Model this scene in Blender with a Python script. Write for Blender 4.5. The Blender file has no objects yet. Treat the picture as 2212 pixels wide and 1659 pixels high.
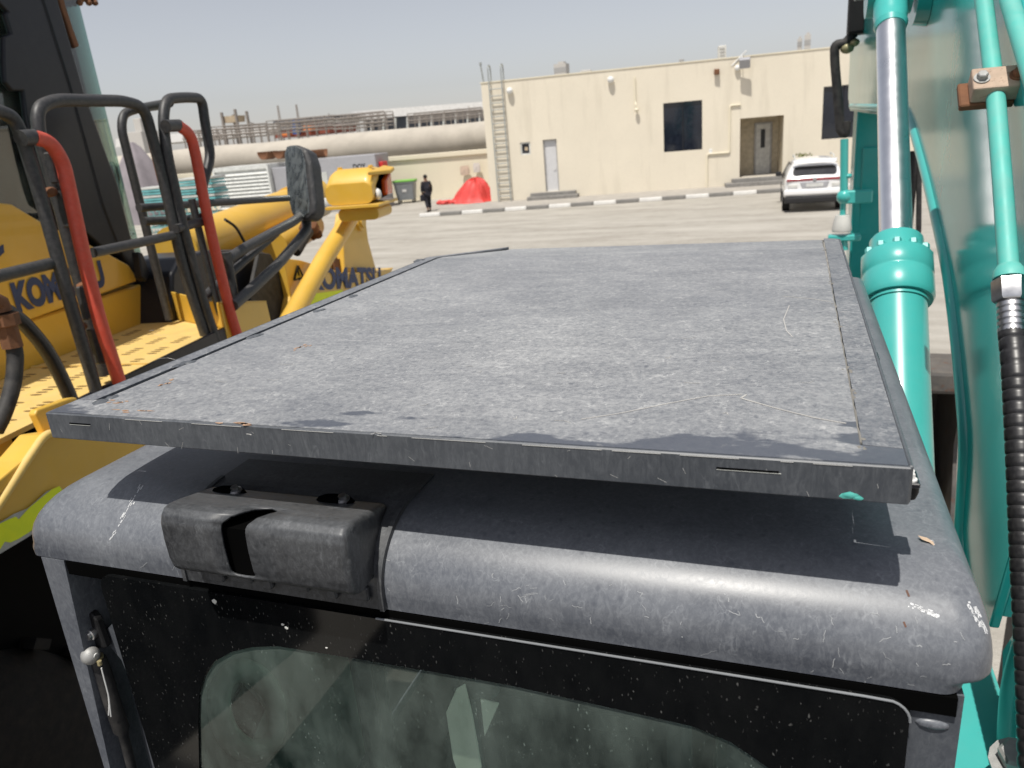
import bpy, bmesh, math, random
from mathutils import Vector, Matrix, Quaternion
random.seed(7)
S = bpy.context.scene
COL = S.collection
V = Vector

# ------------------------------------------------------------------ camera
CAM_H = 3.3
RIGHT = V((0.93883624, 0.33444248, -0.08206542))
UP    = V((-0.03314247, 0.32495668, 0.945148))
FWD   = V((-0.34276535, 0.88461934, -0.31616536))
FPX, CX, CY = 1632.0, 1106.0, 829.5          # survey of the photo (2212 px wide)
CAM = V((0, 0, CAM_H))
cd = bpy.data.cameras.new('camera')
cam = bpy.data.objects.new('camera', cd); COL.objects.link(cam)
m3 = Matrix((RIGHT, UP, -FWD)).transposed()
cam.matrix_world = Matrix.Translation(CAM) @ m3.to_4x4()
cd.sensor_width = 36.0
cd.lens = 36.0 * FPX / 2212.0
cd.clip_start = 0.05; cd.clip_end = 3000
cd.dof.use_dof = True
cd.dof.focus_distance = 1.05
cd.dof.aperture_fstop = 8.5
S.camera = cam

# ------------------------------------------------------------------ light
TO_SUN = V((-0.04, -0.395, 0.917)).normalized()
w = bpy.data.worlds.new('World'); S.world = w; w.use_nodes = True
nt = w.node_tree; nt.nodes.clear()
sky = nt.nodes.new('ShaderNodeTexSky'); sky.sky_type = 'NISHITA'; sky.sun_disc = False
sky.sun_elevation = math.asin(TO_SUN.z)
sky.sun_rotation = math.atan2(TO_SUN.x, TO_SUN.y)
sky.altitude = 0; sky.air_density = 1.0; sky.dust_density = 0.8; sky.ozone_density = 1.2
hsv = nt.nodes.new('ShaderNodeHueSaturation'); hsv.inputs['Saturation'].default_value = 0.36
bg = nt.nodes.new('ShaderNodeBackground'); bg.inputs['Strength'].default_value = 0.10
wo = nt.nodes.new('ShaderNodeOutputWorld')
tint = nt.nodes.new('ShaderNodeMix'); tint.data_type = 'RGBA'; tint.blend_type = 'MULTIPLY'; tint.inputs[0].default_value = 1.0; tint.inputs[7].default_value = (1.06, .955, .985, 1)
nt.links.new(sky.outputs[0], tint.inputs[6]); nt.links.new(tint.outputs[2], hsv.inputs['Color']); nt.links.new(hsv.outputs[0], bg.inputs[0]); nt.links.new(bg.outputs[0], wo.inputs[0])
sl = bpy.data.lights.new('sun', 'SUN'); sl.energy = 4.2; sl.angle = math.radians(0.53); sl.color = (1.0, 0.955, 0.88)
sun = bpy.data.objects.new('sun', sl); COL.objects.link(sun)
sun.rotation_euler = TO_SUN.to_track_quat('Z', 'Y').to_euler(); sun.location = (0, 0, 30)
S.view_settings.view_transform = 'Standard'; S.view_settings.look = 'None'
S.view_settings.exposure = 0.12; S.view_settings.gamma = 1.0; S.view_settings.use_curve_mapping = False
S.render.engine = 'CYCLES'
S.cycles.max_bounces = 8; S.cycles.transparent_max_bounces = 16

# ------------------------------------------------------------------ survey helpers: photo point -> place on a real plane
def ray(x, y): return RIGHT * ((x - CX) / FPX) + UP * ((CY - y) / FPX) + FWD
class Plane:
    def __init__(s, p, n): s.p = V(p); s.n = V(n).normalized()
    def __call__(s, x, y):
        d = ray(x, y); return CAM + d * ((s.p - CAM).dot(s.n) / d.dot(s.n))
    def off(s, k): return Plane(s.p + s.n * k, s.n)
def PX(k): return Plane((k, 0, 0), (1, 0, 0))
def PY(k): return Plane((0, k, 0), (0, 1, 0))
def PZ(k): return Plane((0, 0, k), (0, 0, 1))
GROUND = PZ(0)

# ------------------------------------------------------------------ mesh helpers
def tri_ok(bm): bm.normal_update()
def box(bm, lo, hi, bev=0, seg=2, M=None):
    b = bmesh.new(); bmesh.ops.create_cube(b, size=1)
    lo, hi = V(lo), V(hi)
    for v in b.verts: v.co = V(((v.co.x + .5) * (hi.x - lo.x) + lo.x, (v.co.y + .5) * (hi.y - lo.y) + lo.y, (v.co.z + .5) * (hi.z - lo.z) + lo.z))
    if bev: bmesh.ops.bevel(b, geom=b.edges[:], offset=bev, segments=seg, affect='EDGES', profile=.5)
    if M: bmesh.ops.transform(b, matrix=M, verts=b.verts)
    join(bm, b)
def join(bm, b):
    mp = {}
    for v in b.verts: mp[v] = bm.verts.new(v.co)
    for f in b.faces:
        try:
            g = bm.faces.new([mp[v] for v in f.verts]); g.smooth = f.smooth
        except ValueError: pass
    b.free()
def prism(bm, pts, vec, bev=0, seg=2):
    b = bmesh.new(); vec = V(vec)
    a = [b.verts.new(V(p)) for p in pts]; c = [b.verts.new(V(p) + vec) for p in pts]
    b.faces.new(a); b.faces.new(c[::-1]); n = len(pts)
    for i in range(n): b.faces.new([a[i], c[i], c[(i + 1) % n], a[(i + 1) % n]])
    bmesh.ops.recalc_face_normals(b, faces=b.faces)
    if bev: bmesh.ops.bevel(b, geom=b.edges[:], offset=bev, segments=seg, affect='EDGES', profile=.5, clamp_overlap=True)
    join(bm, b)
def fillet(pts, r, k=5):
    pts = [V(p) for p in pts]; out = [pts[0]]
    for i in range(1, len(pts) - 1):
        a, b, c = pts[i - 1], pts[i], pts[i + 1]
        d1 = a - b; d2 = c - b
        t = min(r, d1.length * .48, d2.length * .48)
        p, q = b + d1.normalized() * t, b + d2.normalized() * t
        for j in range(k + 1):
            s = j / k; out.append(p * (1 - s) ** 2 + b * 2 * s * (1 - s) + q * s * s)
    out.append(pts[-1]); return out
def rad(r, i, n): return r(i / (n - 1)) if callable(r) else r
def tube(bm, pts, r, n=12, caps=True):
    pts = [V(p) for p in pts]; m = len(pts); rings = []
    t0 = (pts[1] - pts[0]).normalized(); nrm = t0.orthogonal().normalized()
    for i, p in enumerate(pts):
        t = (pts[min(i + 1, m - 1)] - pts[max(i - 1, 0)]).normalized()
        nrm = (nrm - t * nrm.dot(t)).normalized(); bi = t.cross(nrm); R = rad(r, i, m)
        rings.append([bm.verts.new(p + nrm * math.cos(2 * math.pi * k / n) * R + bi * math.sin(2 * math.pi * k / n) * R) for k in range(n)])
    for i in range(m - 1):
        for k in range(n):
            f = bm.faces.new([rings[i][k], rings[i][(k + 1) % n], rings[i + 1][(k + 1) % n], rings[i + 1][k]]); f.smooth = True
    if caps: bm.faces.new(rings[0][::-1]); bm.faces.new(rings[-1])
def lathe(bm, base, axis, prof, n=24, caps=True):
    """prof: list of (distance along axis, radius)"""
    base = V(base); ax = V(axis).normalized(); a = ax.orthogonal().normalized(); b = ax.cross(a); rings = []
    for d, r in prof:
        rings.append([bm.verts.new(base + ax * d + a * math.cos(2 * math.pi * k / n) * r + b * math.sin(2 * math.pi * k / n) * r) for k in range(n)])
    for i in range(len(prof) - 1):
        for k in range(n):
            f = bm.faces.new([rings[i][k], rings[i][(k + 1) % n], rings[i + 1][(k + 1) % n], rings[i + 1][k]])
            f.smooth = abs(prof[i][1] - prof[i + 1][1]) < .6 * abs(prof[i][0] - prof[i + 1][0]) + 1e-6
    if caps: bm.faces.new(rings[0][::-1]); bm.faces.new(rings[-1])
def loft(bm, rings, closed=True, cap0=False, cap1=False, smooth=True):
    vs = [[bm.verts.new(V(p)) for p in r] for r in rings]; n = len(vs[0])
    for i in range(len(vs) - 1):
        for k in range(n if closed else n - 1):
            f = bm.faces.new([vs[i][k], vs[i][(k + 1) % n], vs[i + 1][(k + 1) % n], vs[i + 1][k]]); f.smooth = smooth
    if cap0: bm.faces.new(vs[0][::-1])
    if cap1: bm.faces.new(vs[-1])
def rrect(x0, x1, y0, y1, r, k=5):
    out = []
    for cx, cy, a0 in ((x1 - r, y1 - r, 0), (x0 + r, y1 - r, 90), (x0 + r, y0 + r, 180), (x1 - r, y0 + r, 270)):
        for j in range(k + 1):
            a = math.radians(a0 + 90 * j / k); out.append((cx + r * math.cos(a), cy + r * math.sin(a)))
    return out
def blob(bm, c, rx, ry, rz, jit=0, sub=2, rnd=random):
    b = bmesh.new(); bmesh.ops.create_icosphere(b, subdivisions=sub, radius=1)
    for v in b.verts:
        k = 1 + rnd.uniform(-jit, jit); v.co = V((v.co.x * rx * k + c[0], v.co.y * ry * k + c[1], v.co.z * rz * k + c[2]))
    for f in b.faces: f.smooth = True
    join(bm, b)
def hexbolt(bm, p, ax, r=.012, h=.01, washer=True):
    if washer: lathe(bm, p, ax, [(0, r * 1.5), (h * .25, r * 1.5)], 14)
    b = V(p) + V(ax).normalized() * (h * .25 if washer else 0)
    lathe(bm, b, ax, [(0, r), (h * .85, r), (h, r * .8)], 6)

WORLD = {}
def wloc(o):
    return WORLD.get(o.name, V((0, 0, 0)))
def tag(o, label=None, cat=None, group=None, kind=None):
    if label: o['label'] = label
    if cat: o['category'] = cat
    if group: o['group'] = group
    if kind: o['kind'] = kind
    return o
def obj(name, bm, mat, parent=None, sharp=None, recalc=True, **kw):
    if recalc: bmesh.ops.recalc_face_normals(bm, faces=bm.faces)
    c = V((0, 0, 0))
    if len(bm.verts):
        lo = V([min(v.co[i] for v in bm.verts) for i in range(3)]); hi = V([max(v.co[i] for v in bm.verts) for i in range(3)])
        c = V(((lo.x + hi.x) / 2, (lo.y + hi.y) / 2, lo.z if parent is None else (lo.z + hi.z) / 2))
        for v in bm.verts: v.co -= c
    me = bpy.data.meshes.new(name); bm.to_mesh(me); bm.free()
    if any(p.use_smooth for p in me.polygons): me.set_sharp_from_angle(angle=math.radians(sharp or 38))
    mats = mat if isinstance(mat, (list, tuple)) else [mat]
    for m in mats: me.materials.append(m)
    o = bpy.data.objects.new(name, me); COL.objects.link(o)
    if parent is not None: o.parent = parent; o.location = c - wloc(parent)
    else: o.location = c
    WORLD[o.name] = c
    return tag(o, **kw)
def empty(name, loc, label, cat, group=None):
    o = bpy.data.objects.new(name, None); COL.objects.link(o); o.location = V(loc); WORLD[o.name] = V(loc)
    o.empty_display_size = .3
    return tag(o, label, cat, group)
def B(): return bmesh.new()
def mk(name, fn, mat, parent=None, **kw):
    bm = B(); fn(bm); return obj(name, bm, mat, parent, **kw)
def copy_part(src, parent, world, **kw):
    o = src.copy(); COL.objects.link(o); o.parent = parent
    o.location = V(world) - (wloc(parent) if parent else V((0, 0, 0))); WORLD[o.name] = V(world)
    return tag(o, **kw)
def text_mesh(name, txt, origin, xdir, ydir, height, mat, parent, thick=.002, bold=.02, shear=0, sx=1.0, **kw):
    cu = bpy.data.curves.new('lettering', 'FONT'); cu.body = txt; cu.size = 1.0; cu.offset = bold; cu.extrude = 0; cu.shear = shear; cu.resolution_u = 4
    t = bpy.data.objects.new('lettering', cu); COL.objects.link(t)
    dg = bpy.context.evaluated_depsgraph_get(); me = bpy.data.meshes.new_from_object(t.evaluated_get(dg))
    bpy.data.objects.remove(t); bm = bmesh.new(); bm.from_mesh(me); bpy.data.meshes.remove(me)
    k = height / .7; xd, yd = V(xdir).normalized(), V(ydir).normalized(); zd = xd.cross(yd)
    for v in bm.verts: v.co = V(origin) + xd * v.co.x * k * sx + yd * v.co.y * k + zd * thick
    return obj(name, bm, mat, parent, recalc=False, **kw)

# ------------------------------------------------------------------ materials
def nodes(name):
    m = bpy.data.materials.new(name); m.use_nodes = True; t = m.node_tree
    b = t.nodes['Principled BSDF']; return m, t, b
def N(t, typ, **kw):
    n = t.nodes.new('ShaderNode' + typ)
    for k, v in kw.items():
        if k.startswith('_'): setattr(n, k[1:], v)
        else: n.inputs[k].default_value = v
    return n
def ramp(t, src, a, b, c0=(0, 0, 0, 1), c1=(1, 1, 1, 1)):
    r = t.nodes.new('ShaderNodeValToRGB'); r.color_ramp.elements[0].position = a; r.color_ramp.elements[1].position = b
    r.color_ramp.elements[0].color = c0; r.color_ramp.elements[1].color = c1
    t.links.new(src, r.inputs[0]); return r.outputs[0]
def mixc(t, fac, a, b):
    n = t.nodes.new('ShaderNodeMix'); n.data_type = 'RGBA'
    if isinstance(fac, (int, float)): n.inputs[0].default_value = fac
    else: t.links.new(fac, n.inputs[0])
    for s, i in ((a, 6), (b, 7)):
        if isinstance(s, tuple): n.inputs[i].default_value = (*s, 1) if len(s) == 3 else s
        else: t.links.new(s, n.inputs[i])
    return n.outputs[2]
def math_(t, op, a, b=None):
    n = t.nodes.new('ShaderNodeMath'); n.operation = op; n.use_clamp = False
    for s, i in ((a, 0), (b, 1)):
        if s is None: continue
        if isinstance(s, (int, float)): n.inputs[i].default_value = s
        else: t.links.new(s, n.inputs[i])
    return n.outputs[0]
def coord(t, scale=(1, 1, 1)):
    c = t.nodes.new('ShaderNodeTexCoord'); mp = t.nodes.new('ShaderNodeMapping'); mp.inputs['Scale'].default_value = scale
    t.links.new(c.outputs['Object'], mp.inputs[0]); return mp.outputs[0]
def noise(t, co, scale, det=4, rough=.6, dist=0):
    n = t.nodes.new('ShaderNodeTexNoise'); n.inputs['Scale'].default_value = scale; n.inputs['Detail'].default_value = det
    n.inputs['Roughness'].default_value = rough; n.inputs['Distortion'].default_value = dist; t.links.new(co, n.inputs['Vector']); return n.outputs['Fac']
def voro(t, co, scale, feat='F1', rnd=1.0):
    n = t.nodes.new('ShaderNodeTexVoronoi'); n.feature = feat; n.inputs['Scale'].default_value = scale; n.inputs['Randomness'].default_value = rnd
    t.links.new(co, n.inputs['Vector']); return n.outputs['Distance']
def warp(t, co, scale, amt):
    n = t.nodes.new('ShaderNodeTexNoise'); n.inputs['Scale'].default_value = scale; n.inputs['Detail'].default_value = 3; t.links.new(co, n.inputs['Vector'])
    vm = t.nodes.new('ShaderNodeVectorMath'); vm.operation = 'MULTIPLY_ADD'; t.links.new(n.outputs['Color'], vm.inputs[0]); vm.inputs[1].default_value = (amt,) * 3; t.links.new(co, vm.inputs[2])
    return vm.outputs[0]
def bump(t, b, h, strength=.2, dist=.002):
    n = t.nodes.new('ShaderNodeBump'); n.inputs['Strength'].default_value = strength; n.inputs['Distance'].default_value = dist
    t.links.new(h, n.inputs['Height']); t.links.new(n.outputs[0], b.inputs['Normal'])
def up_mask(t, a=.3, b=.9):
    g = t.nodes.new('ShaderNodeNewGeometry'); s = t.nodes.new('ShaderNodeSeparateXYZ'); t.links.new(g.outputs['Normal'], s.inputs[0]); return ramp(t, s.outputs[2], a, b)

def mat(name, base, rough=.5, metal=0.0, var=.18, scale=6, dust=0.0, dustc=(.42, .39, .34), bmp=0.0, coat=0.0, spec=.5, streak=False, rust=0.0, fine=0):
    """painted / plain surface with mottling, settled dust and optional rust"""
    m, t, b = nodes(name); co = coord(t)
    n1 = noise(t, co, scale, 5)
    dk = tuple(c * (1 - var) for c in base); lt = tuple(min(1, c * (1 + var)) for c in base)
    col = mixc(t, ramp(t, n1, .3, .7), dk, lt)
    if dust:
        co2 = coord(t, (1, 1, .25)) if streak else co
        d = ramp(t, noise(t, co2, scale * 3.7, 6, .7), .38, .72)
        d = math_(t, 'MULTIPLY', d, dust)
        d2 = math_(t, 'MULTIPLY', up_mask(t), dust * .5); d = math_(t, 'MINIMUM', math_(t, 'ADD', d, d2), .92)
        col = mixc(t, d, col, dustc)
        t.links.new(math_(t, 'ADD', math_(t, 'MULTIPLY', d, .55), rough), b.inputs['Roughness'])
    else:
        t.links.new(math_(t, 'ADD', math_(t, 'MULTIPLY', n1, .16), rough - .08), b.inputs['Roughness'])
    if rust:
        r = ramp(t, noise(t, co, scale * 2.3, 6, .7, .5), .62 - rust * .3, .72)
        col = mixc(t, r, col, (.12, .045, .02))
    t.links.new(col, b.inputs['Base Color'])
    b.inputs['Metallic'].default_value = metal; b.inputs['Coat Weight'].default_value = coat; b.inputs['Coat Roughness'].default_value = .06
    b.inputs['Specular IOR Level'].default_value = spec
    if bmp: bump(t, b, noise(t, co, fine or scale * 14, 4), bmp, .003)
    return m
def glass(name, tint=(.75, .88, .82), rough=.0, dirt=0.0, dirtc=(.5, .49, .45), refl=1.0):
    m, t, b = nodes(name); t.nodes.remove(b); out = t.nodes['Material Output']
    tr = N(t, 'BsdfTransparent'); tr.inputs[0].default_value = (*tint, 1)
    gl = N(t, 'BsdfGlossy'); gl.inputs['Roughness'].default_value = rough + .01
    fr = N(t, 'Fresnel', IOR=1.52); mx = N(t, 'MixShader')
    t.links.new(math_(t, 'MULTIPLY', fr.outputs[0], refl), mx.inputs[0]); t.links.new(tr.outputs[0], mx.inputs[1]); t.links.new(gl.outputs[0], mx.inputs[2])
    last = mx.outputs[0]
    if dirt:
        co = coord(t, (1, 1, .45)); sp = ramp(t, voro(t, warp(t, co, 70, .01), 200), .02, .2, (1, 1, 1, 1), (0, 0, 0, 1))
        ms = ramp(t, noise(t, co, 22, 4), .44, .64)
        film = math_(t, 'MULTIPLY', ramp(t, noise(t, co, 9, 5), .35, .8), dirt * .35)
        fac = math_(t, 'ADD', math_(t, 'MULTIPLY', math_(t, 'MULTIPLY', sp, ms), dirt * .5), film)
        df = N(t, 'BsdfDiffuse'); df.inputs[0].default_value = (*dirtc, 1)
        m2 = N(t, 'MixShader'); t.links.new(fac, m2.inputs[0]); t.links.new(last, m2.inputs[1]); t.links.new(df.outputs[0], m2.inputs[2]); last = m2.outputs[0]
    t.links.new(last, out.inputs[0]); return m

def guard_steel(name='dusty grey steel', film=.45, wipe=True):
    """dark grey painted sheet under dried, rain-pitted dust"""
    m, t, b = nodes(name); co = coord(t)
    base = mixc(t, ramp(t, noise(t, co, 5, 4), .3, .7), (.052, .06, .08), (.072, .081, .104))
    dens = ramp(t, noise(t, co, 2.6, 6, .6, .4), .25, .7)
    wc = warp(t, co, 90, .012); n2 = ramp(t, noise(t, wc, 105, 6, .74), .34, .68); n3 = ramp(t, noise(t, co, 260, 3, .7), .35, .7)
    sm = ramp(t, noise(t, warp(t, coord(t, (.55, 1.5, 1)), 6, .08), 16, 7, .68), .34, .72)                  # soft smears
    cell = ramp(t, voro(t, warp(t, co, 110, .008), 88), .1, .34); v2 = voro(t, warp(t, co, 60, .014), 26); big = ramp(t, v2, .05, .12)
    sq = ramp(t, math_(t, 'ABSOLUTE', math_(t, 'SUBTRACT', noise(t, wc, 58, 2, .5), .5)), .0, .03, (1, 1, 1, 1), (0, 0, 0, 1)); sq = math_(t, 'MULTIPLY', sq, ramp(t, noise(t, co, 37, 4), .46, .64))
    d = math_(t, 'ADD', math_(t, 'MULTIPLY', n2, .34), math_(t, 'MULTIPLY', n3, .24)); d = math_(t, 'ADD', d, math_(t, 'MULTIPLY', sm, .24)); d = math_(t, 'ADD', d, math_(t, 'MULTIPLY', sq, .42))
    d = math_(t, 'ADD', d, film - .30); d = math_(t, 'MULTIPLY', d, math_(t, 'ADD', math_(t, 'MULTIPLY', cell, .26), .74))
    d = math_(t, 'MULTIPLY', d, math_(t, 'ADD', math_(t, 'MULTIPLY', big, .5), .5)); d = math_(t, 'MULTIPLY', d, math_(t, 'ADD', math_(t, 'MULTIPLY', dens, .5), .66))
    if wipe:                                                     # touch-up paint along the near edge, where a brush took the dust off
        s = t.nodes.new('ShaderNodeSeparateXYZ'); cc = t.nodes.new('ShaderNodeTexCoord'); t.links.new(cc.outputs['Object'], s.inputs[0])
        lim = math_(t, 'ADD', math_(t, 'MULTIPLY', noise(t, warp(t, coord(t, (1, 2.5, 1)), 40, .01), 5.2, 6, .6), .36), -.752)
        lim = math_(t, 'ADD', lim, math_(t, 'MULTIPLY', ramp(t, s.outputs[0], .22, .50), .062))
        clean = ramp(t, math_(t, 'SUBTRACT', s.outputs[1], lim), 0.0, .014)
        d = math_(t, 'MULTIPLY', d, math_(t, 'ADD', math_(t, 'MULTIPLY', clean, .86), .14))
    d = math_(t, 'MINIMUM', d, .9)
    pale = ramp(t, noise(t, warp(t, co, 20, .05), 34, 5, .78), .64, .74); pale = math_(t, 'MULTIPLY', pale, ramp(t, noise(t, co, 2.4, 3), .46, .62))
    col = mixc(t, d, base, (.435, .44, .44)); col = mixc(t, math_(t, 'MULTIPLY', pale, .7), col, (.6, .58, .52))
    rst = ramp(t, noise(t, warp(t, co, 9, .1), 13, 6, .7), .735, .77); col = mixc(t, math_(t, 'MULTIPLY', rst, .5), col, (.36, .2, .12))
    t.links.new(col, b.inputs['Base Color']); t.links.new(math_(t, 'ADD', math_(t, 'MULTIPLY', d, .5), .36), b.inputs['Roughness'])
    bump(t, b, math_(t, 'ADD', d, math_(t, 'MULTIPLY', noise(t, co, 400, 2), .3)), .2, .0012)
    return m
def cab_paint(name='dusty cab paint', base=(.066, .073, .09), amt=1.0, stretch=.5, rough=.31):
    m, t, b = nodes(name); co = coord(t, (1, 1, stretch)); c1 = coord(t)
    film = ramp(t, noise(t, c1, 7, 6, .65), .3, .75)
    wc = warp(t, co, 55, .022)
    line = ramp(t, voro(t, wc, 70, 'DISTANCE_TO_EDGE'), .0, .035, (1, 1, 1, 1), (0, 0, 0, 1))
    brk = ramp(t, noise(t, c1, 48, 4), .53, .66); line = math_(t, 'MULTIPLY', line, brk)
    mott = ramp(t, noise(t, wc, 190, 5, .75), .42, .72)
    d = math_(t, 'ADD', math_(t, 'MULTIPLY', film, .2 * amt), math_(t, 'MULTIPLY', line, .13 * amt))
    d = math_(t, 'ADD', d, math_(t, 'MULTIPLY', mott, .17 * amt)); d = math_(t, 'ADD', d, math_(t, 'MULTIPLY', up_mask(t, .2, 1.0), .1 * amt))
    sq = ramp(t, math_(t, 'ABSOLUTE', math_(t, 'SUBTRACT', noise(t, warp(t, co, 30, .03), 42, 3, .55), .5)), .0, .022, (1, 1, 1, 1), (0, 0, 0, 1)); sq = math_(t, 'MULTIPLY', sq, ramp(t, noise(t, c1, 26, 5, .65), .48, .66)); d = math_(t, 'ADD', d, math_(t, 'MULTIPLY', sq, .2 * amt))
    spots = ramp(t, voro(t, c1, 55), .1, .22); d = math_(t, 'MULTIPLY', d, math_(t, 'ADD', math_(t, 'MULTIPLY', spots, .4), .6))
    t.links.new(mixc(t, math_(t, 'MINIMUM', d, .85), base, (.44, .46, .48)), b.inputs['Base Color'])
    t.links.new(math_(t, 'ADD', math_(t, 'MULTIPLY', d, .35), rough), b.inputs['Roughness'])
    bump(t, b, math_(t, 'ADD', noise(t, c1, 260, 2), math_(t, 'MULTIPLY', d, .4)), .08, .0006)
    return m

TEAL = (.055, .44, .41)
MAT = dict(
 guard=guard_steel(), cab=cab_paint(), cabframe=cab_paint('cab frame paint', (.05, .056, .068), .55, .6, .3),
 lip=cab_paint('guard lip paint', (.042, .048, .058), .55, .28, .42),
 vent=cab_paint('black plastic', (.011, .012, .015), .62, .6, .4),
 black=mat('black', (.012, .012, .013), .6, var=.3, spec=.25), undershade=mat('underside shade black', (.005, .005, .005), .9, spec=.08), slot=mat('gap shade', (.003, .003, .003), .9, spec=0.0), hoodblack=mat('hood black for reflection', (.012, .012, .013), .9, bmp=.3, spec=.2),  # the two darkest colours stand in for shade in gaps and undersides
 rubber=mat('rubber', (.018, .018, .02), .6, var=.2, dust=.1, bmp=.1, spec=.3),
 teal=mat('teal paint', TEAL, .3, var=.06, scale=3, dust=.06, dustc=(.35, .36, .33), coat=.4),
 boom=mat('glossy teal boom paint', (.024, .33, .315), .13, var=.06, scale=2, dust=.05, dustc=(.30, .46, .43), coat=0.0, spec=.42),
 tealdusty=mat('dusty teal paint', (.08, .47, .41), .45, var=.08, scale=9, dust=.22, dustc=(.33, .4, .36), bmp=.05),
 chrome=mat('chrome rod', (.9, .9, .92), .3, 1.0, var=.03, scale=20), steel=mat('bright steel', (.55, .55, .56), .34, 1.0, var=.12, scale=60),
 zinc=mat('grey cast knob', (.34, .34, .33), .5, .3, var=.15, scale=60, bmp=.2),
 clamp=mat('weathered bronze paint', (.42, .31, .23), .6, var=.2, scale=20, rust=.25, bmp=.15), rust=mat('rust', (.17, .075, .035), .85, var=.35, scale=14, bmp=.4),
 hose=mat('hydraulic hose', (.012, .012, .014), .36, var=.2, scale=30, dust=.06, dustc=(.3, .29, .28)),
 yellow=mat('loader yellow', (.72, .43, .05), .42, var=.07, scale=3, dust=.14, dustc=(.55, .42, .22), coat=.25),
 yellowdeck=mat('loader deck yellow', (.74, .50, .13), .55, var=.1, scale=9, dust=.35, dustc=(.6, .47, .26)),
 rail=mat('rail grey', (.026, .027, .030), .45, var=.12, scale=14, dust=.14, dustc=(.3, .28, .26), bmp=.06),
 red=mat('handrail red', (.62, .075, .04), .5, var=.12, scale=18, dust=.1, dustc=(.5, .4, .35), bmp=.05),
 darkframe=mat('dark frame', (.011, .012, .017), .32, var=.06, dust=.015, spec=.35), navy=mat('navy lettering', (.035, .055, .14), .6),
 neon=mat('neon tape', (.86, 1.0, .0), .5, var=.06, scale=20), tapegrey=mat('worn tape', (.45, .45, .42), .6, var=.15, scale=40),
 lampo=mat('amber lens', (.55, .08, .01), .2, var=.1, coat=.6), white=mat('white plastic', (.72, .72, .7), .45, var=.05),
 tyre=mat('tyre rubber', (.012, .012, .013), .85, var=.2, spec=.2, dust=.1, dustc=(.16, .13, .1), bmp=.2),
 mirrorglass=mat('dusty mirror glass', (.6, .64, .62), .2, 1.0, var=.3, scale=9, dust=.5, dustc=(.3, .31, .29), streak=True),
 mint=mat('pale mint cloth', (.78, .84, .72), .9, var=.06, scale=20), trim=mat('interior trim', (.22, .28, .25), .6, var=.08), seat=mat('seat cloth', (.03, .032, .034), .85, var=.2, scale=40, bmp=.2), plastic=mat('interior plastic', (.09, .1, .1), .6, var=.1),
 wall=None, cream=None)
def wall_mat(name, base, st=.3):
    m, t, b = nodes(name); co = coord(t); cs = coord(t, (1.4, 1.4, .16))
    n1 = ramp(t, noise(t, co, .5, 5), .3, .7); col = mixc(t, n1, tuple(c * .93 for c in base), base)
    col = mixc(t, math_(t, 'MULTIPLY', ramp(t, noise(t, cs, 1.7, 5, .6), .52, .8), st), col, (.38, .33, .25))
    col = mixc(t, math_(t, 'MULTIPLY', ramp(t, noise(t, co, 14, 5), .5, .75), .12), col, (.42, .37, .28))
    t.links.new(col, b.inputs['Base Color']); b.inputs['Roughness'].default_value = .9
    bump(t, b, noise(t, co, 22, 5), .25, .01); return m
MAT['wall'] = wall_mat('cream plaster', (.76, .695, .57)); MAT['cream'] = wall_mat('cream wall paint', (.76, .70, .55), .1)
def ground_mat():
    m, t, b = nodes('sandy gravel'); co = coord(t)
    a = ramp(t, noise(t, coord(t, (.35, 1.3, 1)), .75, 7, .68), .36, .66); g = ramp(t, noise(t, co, 2.6, 6, .7), .36, .66); f = ramp(t, noise(t, co, 24, 4, .8), .3, .7)
    col = mixc(t, a, (.30, .275, .235), (.505, .478, .425)); col = mixc(t, math_(t, 'MULTIPLY', g, .4), col, (.53, .5, .45))
    col = mixc(t, math_(t, 'MULTIPLY', f, .3), col, (.27, .25, .215))
    st = ramp(t, voro(t, co, 7), .04, .12, (1, 1, 1, 1), (0, 0, 0, 1)); col = mixc(t, math_(t, 'MULTIPLY', st, .25), col, (.24, .22, .19))
    t.links.new(col, b.inputs['Base Color']); b.inputs['Roughness'].default_value = .95
    bump(t, b, math_(t, 'ADD', noise(t, co, 9, 6, .7), noise(t, co, 60, 3)), .6, .03); return m
MAT['ground'] = ground_mat()
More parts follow.
